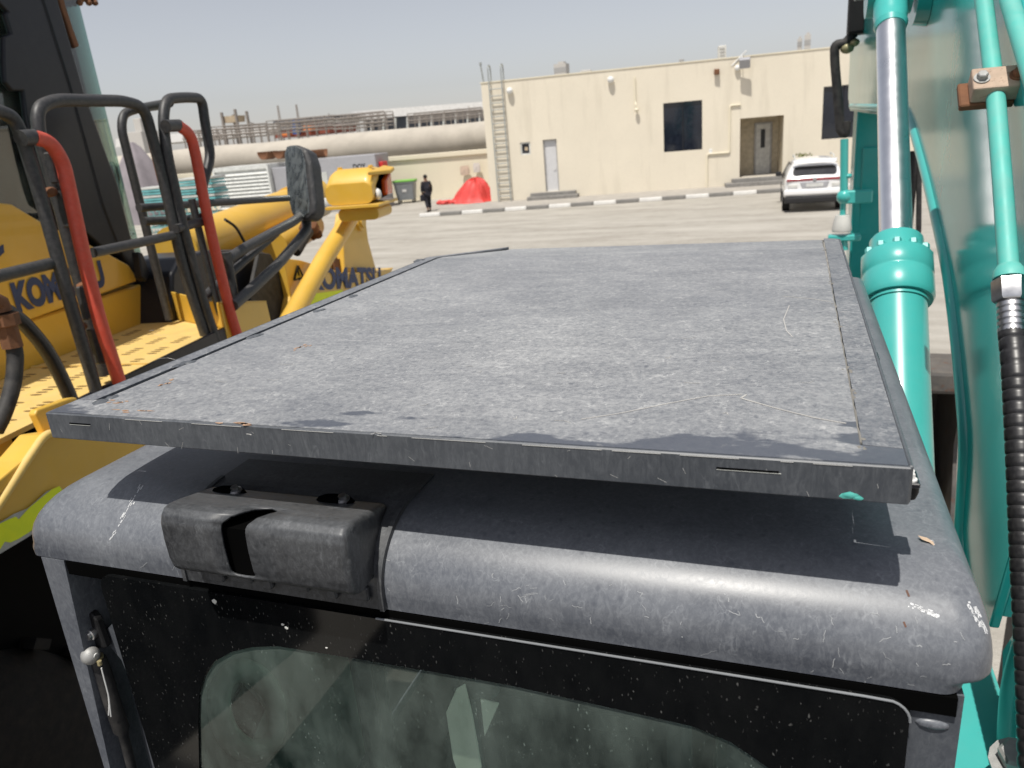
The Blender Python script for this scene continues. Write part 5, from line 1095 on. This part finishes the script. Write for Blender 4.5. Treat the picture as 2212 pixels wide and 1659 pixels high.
# ================================================================== WHEEL LOADER
TH = math.radians(-10); LU = V((math.sin(TH), math.cos(TH), 0)); LV = V((math.cos(TH), -math.sin(TH), 0)); L0 = V((-2.9, 3.03, 0))
def LP(v): return Plane(L0 + LV * v, LV)            # vertical planes along the loader, v metres outboard of the deck edge
def lp(v, u, z): return L0 + LV * v + LU * u + UZ * z
ld = empty('wheel_loader', lp(-1.2, 1.5, 0), 'yellow wheel loader with dark cab and red handrails standing left of the grey cab roof', 'wheel loader')
def pxprism(name, pts, v, vec, m, parent=None, bev=0, **kw):
    P = LP(v); bm = B(); prism(bm, [P(*p) for p in pts], vec, bev, 2); return obj(name, bm, m, parent or ld, **kw)
def pxtube(name, pts, r, m, v=0, fil=.05, parent=None, n=12, caps=True):
    ps = [LP(p[2] if len(p) > 2 else v)(p[0], p[1]) for p in pts]; bm = B(); tube(bm, fillet(ps, fil, 6), r, n); return obj(name, bm, m, parent or ld)
ZD = 2.4; VB = -.66
# deck, kick plates
bm = B(); prism(bm, [lp(-.655, -1.9, ZD), lp(.0, -1.9, ZD), lp(0, .22, ZD), lp(-.655, .62, ZD)], (0, 0, -.02)); deck = obj('deck', bm, MAT['yellowdeck'], ld)
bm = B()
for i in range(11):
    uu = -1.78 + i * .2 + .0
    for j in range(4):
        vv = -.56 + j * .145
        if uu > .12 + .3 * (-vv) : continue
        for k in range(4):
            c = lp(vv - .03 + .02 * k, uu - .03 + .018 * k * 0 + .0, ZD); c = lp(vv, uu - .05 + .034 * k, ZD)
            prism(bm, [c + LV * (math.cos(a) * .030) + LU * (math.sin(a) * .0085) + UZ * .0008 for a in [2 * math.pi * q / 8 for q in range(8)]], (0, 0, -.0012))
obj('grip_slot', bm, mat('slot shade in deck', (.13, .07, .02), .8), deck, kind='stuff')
bm = B(); box(bm, (-.003, -.003, 0), (.003, .003, .003)); bm.free()
bm = B(); prism(bm, [lp(-.655, -.42, ZD + .001), lp(0, -.42, ZD + .001), lp(0, -.40, ZD + .001), lp(-.655, -.40, ZD + .001)], (0, 0, .006)); obj('deck_rib', bm, MAT['yellowdeck'], deck)
bm = B(); prism(bm, [lp(-.66, .63, ZD - .02), lp(.02, .22, ZD - .02), lp(.02, .22, ZD + .14), lp(-.66, .63, ZD + .18)], LU * .01 + LV * .006, .002, 1); obj('kick_plate', bm, MAT['yellow'], ld)
bm = B(); prism(bm, [lp(.02, .22, ZD - .30), lp(.02, .75, ZD - .30), lp(.02, .72, ZD + .04), lp(.02, .225, ZD + .14)], LV * -.012, .002, 1)
prism(bm, [lp(.02, .225, ZD + .14), lp(.02, .72, ZD + .04), lp(-.5, .72, ZD + .06), lp(-.05, .26, ZD + .145)], (0, 0, .006)); obj('front_gusset', bm, MAT['yellow'], ld)
bm = B(); prism(bm, [lp(.002, -.95, ZD - .10), lp(.002, .215, ZD - .14), lp(.002, .215, ZD + .012), lp(.002, -.95, ZD + .012)], LV * .02, .003, 1); obj('deck_edge', bm, MAT['darkframe'], ld)
# body side with lettering
bodypts = [(-120, 860), (-120, 770), (27, 707), (295, 612), (322, 600), (345, 640), (337, 695), (134, 772)]
bm = B(); PBd = LP(VB)
prism(bm, [lp(VB, -2.2, ZD - .3), lp(VB, .62, ZD - .3), lp(VB, .62, 2.62), lp(VB, -2.2, 2.62)], LV * -1.6, .01, 1); obj('cab_base', bm, MAT['yellow'], ld)
dp = [(-160, 470), (0, 438), (26, 441), (84, 476), (160, 512), (236, 549), (278, 572), (290, 590), (296, 607), (24, 706), (-160, 775)]
bm = B(); prism(bm, [LP(VB + .022)(*p) for p in dp], LV * -.05, .008, 2); door = obj('door_lower', bm, MAT['yellow'], ld)
pk = LP(VB + .024)(36, 672); pu = LP(VB + .024)(243, 604); xd = (pu - pk).normalized()
text_mesh('lettering', 'KOMATSU', pk, LU, UZ, .125, MAT['navy'], door, thick=.003, bold=.06, sx=.0 + (pu - pk).length / (.125 / .7 * 5.15))
bm = B(); prism(bm, [LP(VB + .022)(*p) for p in [(-40, 560), (6, 528), (8, 545), (-40, 590)]], LV * .004); obj('decal', bm, MAT['navy'], door)
# cab: pillars, glass, roof
def pil(name, pts, v, m, th=.06): return pxprism(name, pts, v, LV * -th, m, None, .008)
pil('a_pillar', [(75, -60), (108, -60), (184, 205), (255, 400), (296, 560), (302, 590), (286, 590), (262, 545), (222, 440), (150, 180)], VB + .02, MAT['darkframe'], .1)
pil('door_post', [(-40, -60), (0, 6), (18, 25), (12, 28), (25, 71), (9, 79), (9, 134), (12, 177), (28, 196), (51, 196), (57, 247), (75, 330), (92, 400), (105, 440), (150, 470), (236, 545), (262, 552), (222, 430), (150, 180), (78, -60)], VB + .012, MAT['darkframe'], .03)
bm = B(); prism(bm, [lp(VB - .05, -2.2, 2.63), lp(VB - .05, .52, 2.63), lp(VB - .05, .30, 4.35), lp(VB - .05, -2.2, 4.35)], LV * -.006); obj('door_glass', bm, MAT['loaderglass'], ld)
bm = B(); P = LP(VB - .02)
prism(bm, [P(288, 590), P(316, 592), P(154, -60), P(106, -60)], LV * -.015); obj('quarter_glass', bm, MAT['loaderglass'], ld)
bm = B(); prism(bm, [lp(VB - .06, .60, 2.64), lp(-1.9, .80, 2.64), lp(-1.9, .55, 4.4), lp(VB - .06, .35, 4.4)], LU * .006); obj('windscreen', bm, MAT['loaderglass'], ld)
bm = B(); prism(bm, [P(100, -60), P(112, -60), P(150, 60), P(165, 100), P(155, 105)], LV * .02, .004, 1); obj('pillar_trim', bm, MAT['rust'], ld)
bm = B(); prism(bm, [P(118, 2), P(205, 2), P(228, -4), P(228, -30), P(118, -30)], LV * -.3, .01, 1)
for x in (172, 192, 205): blob(bm, P(x, 6), .018, .018, .016)
obj('roof_gutter', bm, MAT['rust'], ld)
bm = B(); box(bm, (-.75, -1.3, 4.42), (.62, 1.2, 4.52), .04, 2, Matrix.Translation(lp(-1.3, -.8, 0)) @ Matrix.Rotation(-TH, 4, 'Z')); obj('cab_roof', bm, MAT['yellow'], ld)
bm = B(); box(bm, (-.3, -.3, 2.6), (.3, .1, 3.5), .08, 3, Matrix.Translation(lp(-1.4, -.7, 0)) @ Matrix.Rotation(-TH, 4, 'Z')); obj('driver_seat', bm, MAT['seat'], ld)
bm = B(); prism(bm, [lp(-1.0, .3, 2.64), lp(-1.5, .3, 2.64), lp(-1.5, .3, 3.15), lp(-1.0, .3, 3.15)], LU * .2, .04, 2); tube(bm, [lp(-1.25, .1, 3.2) + LV * (.2 * math.cos(a)) + UZ * (.17 * math.sin(a)) + LU * (-.08 * math.sin(a)) for a in [2 * math.pi * i / 20 for i in range(21)]], .015, 8); obj('dashboard', bm, MAT['black'], ld)
bm = B(); prism(bm, [lp(-2.0, -2.2, 2.6), lp(-2.0, .5, 2.6), lp(-2.0, .5, 3.3), lp(-2.0, -2.2, 3.3)], LV * -.1); obj('far_door', bm, MAT['darkframe'], ld)
# door hinge block near the foot of the pillar
pxprism('hinge_block', [(283, 545), (292, 548), (308, 590), (300, 610), (292, 600)], VB + .05, LV * .05, MAT['darkframe'], None, .006)
# handrails
RG = .026
pxtube('handrail_hoop', [(-70, 300), (-55, 236), (0, 240), (30, 255), (50, 300), (98, 460), (150, 650), (186, 770), (218, 880), (232, 985)], RG, MAT['rail'], .02, .1)
gate = pxtube('gate_hoop', [(226, 810), (180, 640), (128, 440), (84, 290), (80, 232), (120, 216), (190, 217), (270, 218), (312, 232), (352, 385), (398, 590), (450, 745)], RG, MAT['rail'], -.03, .12)
pxtube('gate_bar', [(201, 546), (384, 506)], RG * .85, MAT['rail'], -.03, parent=gate)
pxtube('rear_bar', [(-60, 612), (0, 596), (112, 569)], RG * .9, MAT['rail'], .0)
P = LP(-.005)
for a, b, wdt in (((93, 330), (110, 395), 14), ((118, 405), (138, 490), 16), ((163, 620), (178, 690), 15), ((186, 712), (205, 785), 17)):
    bm = B(); prism(bm, [P(a[0] - 2, a[1]), P(a[0] + wdt, a[1] - 3), P(b[0] + wdt, b[1]), P(b[0] - 2, b[1] + 2)], LV * .03, .005, 1); obj('gate_hinge', bm, MAT['rail'], gate)
P = LP(-.0)
for x, y in ((108, 415), (116, 330), (172, 705), (182, 618)): bm = B(); blob(bm, P(x, y), .03, .03, .02, .1); obj('hinge_rust', bm, MAT['rust'], gate)
pxprism('gate_latch', [(318, 306), (330, 304), (352, 392), (340, 394)], -.05, LV * .03, MAT['rust'], gate, .004)
pxtube('rear_hoop', [(366, 690, -.42), (340, 590, -.42), (300, 430, -.42), (262, 278, -.42), (266, 245, -.42), (300, 234, -.40), (350, 226, -.1), (365, 222, .0)], RG * .9, MAT['rail'], -.42, .12)
fh = pxtube('front_hoop', [(478, 770), (440, 655), (398, 500), (360, 330), (352, 260), (358, 214), (400, 210), (436, 212), (442, 260), (454, 330), (452, 352), (438, 400), (434, 420)], RG, MAT['rail'], 0, .09)
pxtube('front_post', [(500, 760, -.02), (470, 660, -.02), (440, 540, -.02), (414, 430, -.02)], RG * .75, MAT['rail'], 0)
pxtube('mirror_bar', [(300, 449, -.15), (420, 441, -.12), (622, 428, .0)], RG * .8, MAT['rail'], 0)
pxtube('lower_bar', [(312, 478, -.3), (400, 474, -.2), (436, 470, .0)], RG * .9, MAT['rail'], 0)
pxtube('short_bar', [(380, 494), (440, 478)], RG * .85, MAT['rail'], 0)
for nm, pts, v in (('red_handrail', [(48, 298), (72, 296), (108, 306), (136, 350), (158, 450), (182, 560), (214, 690), (250, 800), (280, 900), (298, 975)], .06), ('red_handrail', [(362, 272), (385, 271), (412, 290), (424, 340), (440, 430), (462, 530), (484, 620), (502, 690), (515, 730)], .04)):
    rr_ = pxtube(nm, pts[1:], RG * 1.08, MAT['red'], v, .08)
    pxtube('rail_stub', [(pts[0][0] - 4, pts[0][1] + 1), pts[0], (pts[1][0] + 2, pts[1][1])], RG * 1.15, MAT['rail'], v - .004, .02, rr_)
pxtube('rail_foot', [(206, 960), (214, 985), (222, 1004)], .045, MAT['rubber'], .02, .02)
pxprism('foot_bracket', [(235, 975), (285, 968), (300, 990), (232, 1010)], .05, LV * .06, MAT['rust'], None, .008)
# big hoses curving over the deck at lower left
pxtube('hose', [(-60, 640, .10), (0, 662, .1), (45, 690, .1), (100, 752, .1), (140, 830, .1), (170, 905, .1), (182, 960, .1)], .026, MAT['hose'], .1, .12, n=14)
hz = pxtube('hose', [(12, 690, .12), (18, 715, .12), (34, 760, .12), (30, 830, .12), (8, 895, .12), (-10, 930, .12)], .027, MAT['rubber'], .1, .1, n=14)
bm = B(); P = LP(.12); tube(bm, [P(-30, 640), P(0, 655), P(6, 672)], .03, 10); lathe(bm, P(8, 678), (P(18, 715) - P(8, 678)), [(0, .045), (.04, .045), (.045, .032), (.12, .034)], 8); obj('hose_elbow', bm, MAT['rust'], hz)
# lower side box with rounded plate, ledge, worn neon tape
pxprism('side_plate', [(150, 860), (165, 858), (172, 868), (178, 900), (160, 960), (98, 940), (76, 895), (80, 885)], .24, LV * -.03, MAT['yellow'], None, .006)
pxprism('side_box', [(-160, 1265), (-160, 1120), (0, 1035), (48, 995), (96, 938), (150, 930), (440, 920), (440, 1060), (240, 1130), (112, 1128), (0, 1194)], .30, LV * -.10, MAT['yellow'], None, .006)
bm = B(); P = LP(.302); P2 = LP(.20)
tube(bm, fillet([P(150, 929), P(97, 938), P(55, 1000), P(20, 1056), P(-20, 1116), P(-120, 1230)], .03, 4), .014, 10); obj('ledge', bm, MAT['yellowdeck'], ld)
bm = B(); prism(bm, [lp(.18, -2.3, 2.21), lp(.18, -1.2, 2.21), lp(-.5, -1.2, 2.21), lp(-.5, -2.3, 2.21)], (0, 0, .02)); prism(bm, [lp(-.02, -2.3, 2.24), lp(-.02, -1.25, 2.24), lp(-.02, -1.25, 2.38), lp(-.02, -2.3, 2.38)], LV * -.02); obj('step_well', bm, MAT['yellow'], ld)
tp_ = [(-140, 1195), (0, 1128), (30, 1110), (60, 1098), (100, 1062), (128, 1050), (150, 1075), (108, 1126), (60, 1160), (0, 1196), (-140, 1262)]
pxprism('worn_tape', tp_, .3065, LV * .001, MAT['tapegrey'])
nk = [(-140, 1196), (0, 1131), (18, 1122), (34, 1116), (40, 1122), (62, 1098), (88, 1076), (112, 1057), (128, 1050), (147, 1075), (104, 1122), (62, 1150), (40, 1164), (22, 1172), (10, 1170), (0, 1186), (-140, 1252)]
pxprism('neon_tape', nk, .308, LV * .001, MAT['neon'])
bm = B(); prism(bm, [lp(.19, -1.9, 2.2), lp(.19, -.9, 2.26), lp(-.2, -.9, 2.26), lp(-.2, -1.9, 2.2)], (0, 0, -.06)); obj('box_bracket', bm, MAT['undershade'], ld)
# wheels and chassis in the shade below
bm = B(); prism(bm, [lp(-.15, -4.5, .9), lp(-.15, 3.9, .9), lp(-.15, 3.9, 1.9), lp(-.15, -4.5, 1.9)], LV * -2.2); obj('chassis', bm, MAT['undershade'], ld)  # blackened so the colour carries the deep shade below the deck
bm = B(); prism(bm, [lp(-.05, -2.6, 1.9), lp(-.05, .9, 1.9), lp(-.05, .9, 2.14), lp(-.05, -2.6, 2.14)], LV * -.9); obj('frame_rail', bm, MAT['undershade'], ld)
def wheel(uu, vv, s=1):
    c = lp(vv, uu, .86); bm = B(); lathe(bm, c - LV * .32, LV, [(0, .45), (0, .74), (.06, .83), (.14, .86), (.5, .86), (.58, .83), (.64, .74), (.64, .45)], 40)
    for k in range(22):
        a = 2 * math.pi * k / 22
        for sgn in (-1, 1):
            d = LU * math.cos(a) + UZ * math.sin(a); t = LU * -math.sin(a) + UZ * math.cos(a); p = c + d * .85 + LV * (.17 * sgn); q = [p + LV * .15 * sgn + t * (.03), p + LV * .15 * sgn + t * .11, p - LV * .15 * sgn - t * .03, p - LV * .15 * sgn - t * .11]
            prism(bm, q, d * .04)
    wl = obj('wheel', bm, MAT['tyre'], ld); bm = B(); lathe(bm, c + LV * .10, LV, [(0, .44), (.16, .44), (.16, .3), (.08, .26), (.08, .12), (.16, .12)], 28); obj('rim', bm, MAT['yellow'], wl)
wheel(-1.9, -.35); wheel(1.65, -.62); wheel(-1.9, -2.1); wheel(1.65, -2.1)
# front frame: fender, side panel, tower, tilt cylinder, lamp
pxprism('fender', [(372, 590), (392, 555), (450, 540), (560, 538), (588, 552), (604, 590), (612, 640), (610, 700), (480, 740), (372, 720)], -.45, LV * -.4, MAT['darkframe'], None, .02)
pxprism('mud_flap', [(560, 545), (585, 548), (604, 585), (614, 640), (612, 700), (570, 720), (540, 640)], -.36, LV * -.03, MAT['rubber'], None, .008)
fp_ = pxprism('front_frame', [(612, 557), (650, 562), (740, 588), (800, 590), (860, 586), (900, 620), (900, 720), (612, 720), (628, 640)], -.30, LV * -.06, MAT['yellow'], None, .008)
P = LP(-.298); pk = P(670, 625); pu = P(752, 620); xd = (pu - pk).normalized(); yd = LV.cross(xd) * -1
if yd.z < 0: yd = -yd
text_mesh('lettering', 'KOMATSU', pk, xd, yd, .165, MAT['navy'], fp_, thick=.003, bold=.05, sx=(pu - pk).length / 3.0 / (.74 * .165 / .7))
pxprism('neon_strip', [(664, 636), (740, 626), (740, 650), (664, 660)], -.297, LV * .001, MAT['neon'], fp_)
bm = B(); P = LP(-.298); tri = [P(633, 606), P(642, 572), P(655, 600)]; bm.faces.new([bm.verts.new(p + LV * .004) for p in tri]); sg = obj('warning_label', bm, mat('warning yellow', (.62, .5, .06), .6), fp_)
bm = B(); c3 = sum(tri, V((0, 0, 0))) / 3
for a, b in zip(tri, tri[1:] + tri[:1]): tube(bm, [c3 + (a - c3) * .9 + LV * .006, c3 + (b - c3) * .9 + LV * .006], .008, 4)
tube(bm, [c3 + UZ * .05 + LV * .006, c3 - UZ * .01 + LV * .006], .009, 5); blob(bm, c3 - UZ * .035 + LV * .006, .01, .01, .01); obj('label_mark', bm, MAT['black'], sg)
pxprism('lift_arm_tower', [(752, 460), (790, 455), (792, 490), (796, 520), (815, 590), (745, 595), (742, 530)], -.34, LV * -.12, MAT['yellow'], None, .01)
pxprism('inner_gusset', [(700, 530), (735, 520), (748, 592), (722, 592)], -.42, LV * -.03, MAT['yellow'], None, .006)
pxprism('tower_foot', [(818, 588), (850, 578), (846, 586), (818, 596)], -.3, LV * -.3, MAT['yellow'], None, .006)
bm = B(); P = LP(-.34); lathe(bm, P(775, 478), LV, [(-.02, .09), (.03, .09), (.03, .06), (.05, .06)], 24); obj('pivot_pin', bm, MAT['yellow'], ld)
pxprism('rusty_bracket', [(720, 556), (738, 560), (742, 590), (726, 588)], -.38, LV * -.02, MAT['rust'], None, .004)
pxtube('lamp_strut', [(766, 455), (700, 560), (622, 700)], .072, MAT['yellow'], -.18, .05, n=18)
# tilt cylinder and fat arm running forward
tc = pxtube('tilt_cylinder', [(380, 540, -1.0), (470, 510, -1.0), (640, 442, -1.0)], .17, MAT['yellow'], -1.0, .05, n=22)
pxtube('cylinder_cap', [(630, 447, -.98), (668, 428, -.98), (680, 424, -.98)], .185, MAT['yellow'], -1.0, .02, tc, 22)
pxtube('tilt_rod', [(660, 462, -.75), (700, 446, -.75)], .085, MAT['palegrey'], -.75, .02, tc, 18)
pxtube('lower_arm', [(590, 532, -.8), (640, 504, -.8), (672, 486, -.8)], .13, MAT['yellow'], -.8, .05, n=18)
bm = B(); P = LP(-.6); blob(bm, P(668, 492), .09, .09, .08, .15); blob(bm, P(682, 504), .06, .06, .06, .2); obj('rusty_coupling', bm, MAT['rust'], ld)
pxtube('coupling_hose', [(640, 545, -.55), (655, 520, -.55), (668, 500, -.55)], .04, MAT['rubber'], -.55, .03)
pxtube('thin_cable', [(486, 474, -.5), (510, 490, -.5), (532, 530, -.5)], .010, MAT['rubber'], -.5, .05)
# lamp housing
LQ = Plane(lp(0, 2.3, 0), LU)                       # plane of the housing's rear face
qa, qb = LQ(703, 420), LQ(806, 425); va, vb = (qa - L0).dot(LV), (qb - L0).dot(LV); zt_ = LQ(760, 371).z + .02; zb_ = LQ(760, 442).z; u0 = 2.3; dp = .40
def lring(u, iv, z0, z1, r): return [lp(v, u, z) for v, z in rrect(va + iv, vb - iv * .6, z0, z1, r * 1.25, 6)]
bm = B(); zm = zb_ + (zt_ - zb_) * .62
rings = [lring(u0 + .05, .07, zb_ + .04, zm - .05, .03), lring(u0 + .01, .03, zb_ + .01, zm - .0, .05), lring(u0, .0, zb_, zm, .05), lring(u0 + .10, .0, zb_, zt_ - .02, .06), lring(u0 + .16, .0, zb_, zt_, .07), lring(u0 + dp, .02, zb_, zt_ - .01, .07)]
loft(bm, [lring(u0, .012, zb_ + .012, zm - .01, .05)] + rings[2:], cap0=True, cap1=True); lh = obj('lamp_housing', bm, MAT['yellow'], ld, sharp=60)
bm = B(); prism(bm, [lp(v, u0 - .03, z) for v, z in rrect(va - .01, vb + .05, zb_ - .03, zb_ - .004, .01, 2)], LU * (dp + .08), .004, 1)
prism(bm, [lp(v, u0 + .02, z) for v, z in rrect(va + .07, vb + .02, zb_ - .13, zb_ - .031, .04, 3)], LU * (dp - .06), .012, 2); obj('lamp_tray', bm, MAT['yellow'], lh)
ls = LP(vb + .004); bm = B(); prism(bm, [lp(vb - .003, u0 + a, zb_ + b) for a, b in ((.05, .05), (.10, .13), (.28, .24), (.37, .24), (.37, .03), (.10, .02))], LV * .006); obj('lamp_opening', bm, MAT['slot'], lh)
bm = B(); prism(bm, [lp(vb + .0, u0 + a, zb_ + b) for a, b in ((.2, .04), (.22, .16), (.36, .22), (.36, .04))], LV * .05, .015, 2); obj('indicator_lens', bm, MAT['lampo'], lh)
bm = B(); prism(bm, [lp(vb - .02, u0 + .0, zt_ - .06), lp(vb - .02, u0 + dp, zt_ - .03), lp(vb + .07, u0 + dp, zt_ - .05), lp(vb + .07, u0 + .30, zt_ - .07)], (0, 0, .03), .008, 2); obj('lamp_visor', bm, MAT['yellow'], lh)
bm = B(); blob(bm, lp(vb + .01, u0 + .09, zb_ + .06), .03, .03, .045); obj('reflector_bowl', bm, MAT['white'], lh)
bm = B()
for v in (va + .07, vb - .06): hexbolt(bm, lp(v, u0 + .2, zt_ - .003), UZ, .02, .014)
obj('housing_bolt', bm, MAT['yellow'], lh)
# wing mirror on two long arms
MP = Plane(LP(.06)(645, 390), V((-.06, -.95, .30)).normalized()); o_ = MP(646, 390); nx = V((MP.n.y, -MP.n.x, 0)).normalized() * -1
ou = [(612, 330), (618, 313), (640, 311), (662, 322), (672, 352), (677, 400), (681, 440), (679, 462), (664, 474), (640, 474), (628, 462), (618, 420)]
bm = B(); prism(bm, [MP(*p) for p in ou], MP.n * -.12, .025, 3); mr = obj('wing_mirror', bm, MAT['rail'], ld)
inn = [(616, 332), (621, 317), (638, 315), (652, 322), (660, 352), (664, 400), (669, 440), (667, 460), (656, 469), (642, 469), (632, 459), (622, 420)]
bm = B(); prism(bm, [MP(*p) + MP.n * .0015 for p in inn], MP.n * .004, .001, 1); obj('mirror_glass', bm, MAT['mirrorglass'], mr)
pxtube('mirror_arm', [(492, 560, -.02), (530, 535, .0), (635, 478, .05), (650, 466, .06)], .030, MAT['rail'], 0, .06, mr)
pxtube('mirror_arm', [(440, 642, -.05), (496, 592, -.04), (597, 504, -.02)], .024, MAT['rail'], 0, .06, mr)
pxtube('mirror_arm', [(503, 660, .06), (540, 628, .06), (600, 572, .06), (648, 516, .06), (664, 494, .06), (660, 468, .05)], .032, MAT['rail'], 0, .06, mr)
pxtube('arm_post', [(520, 745, -.02), (508, 660, -.02), (496, 590, -.02), (488, 545, -.02)], .028, MAT['rail'], 0, .04, mr)
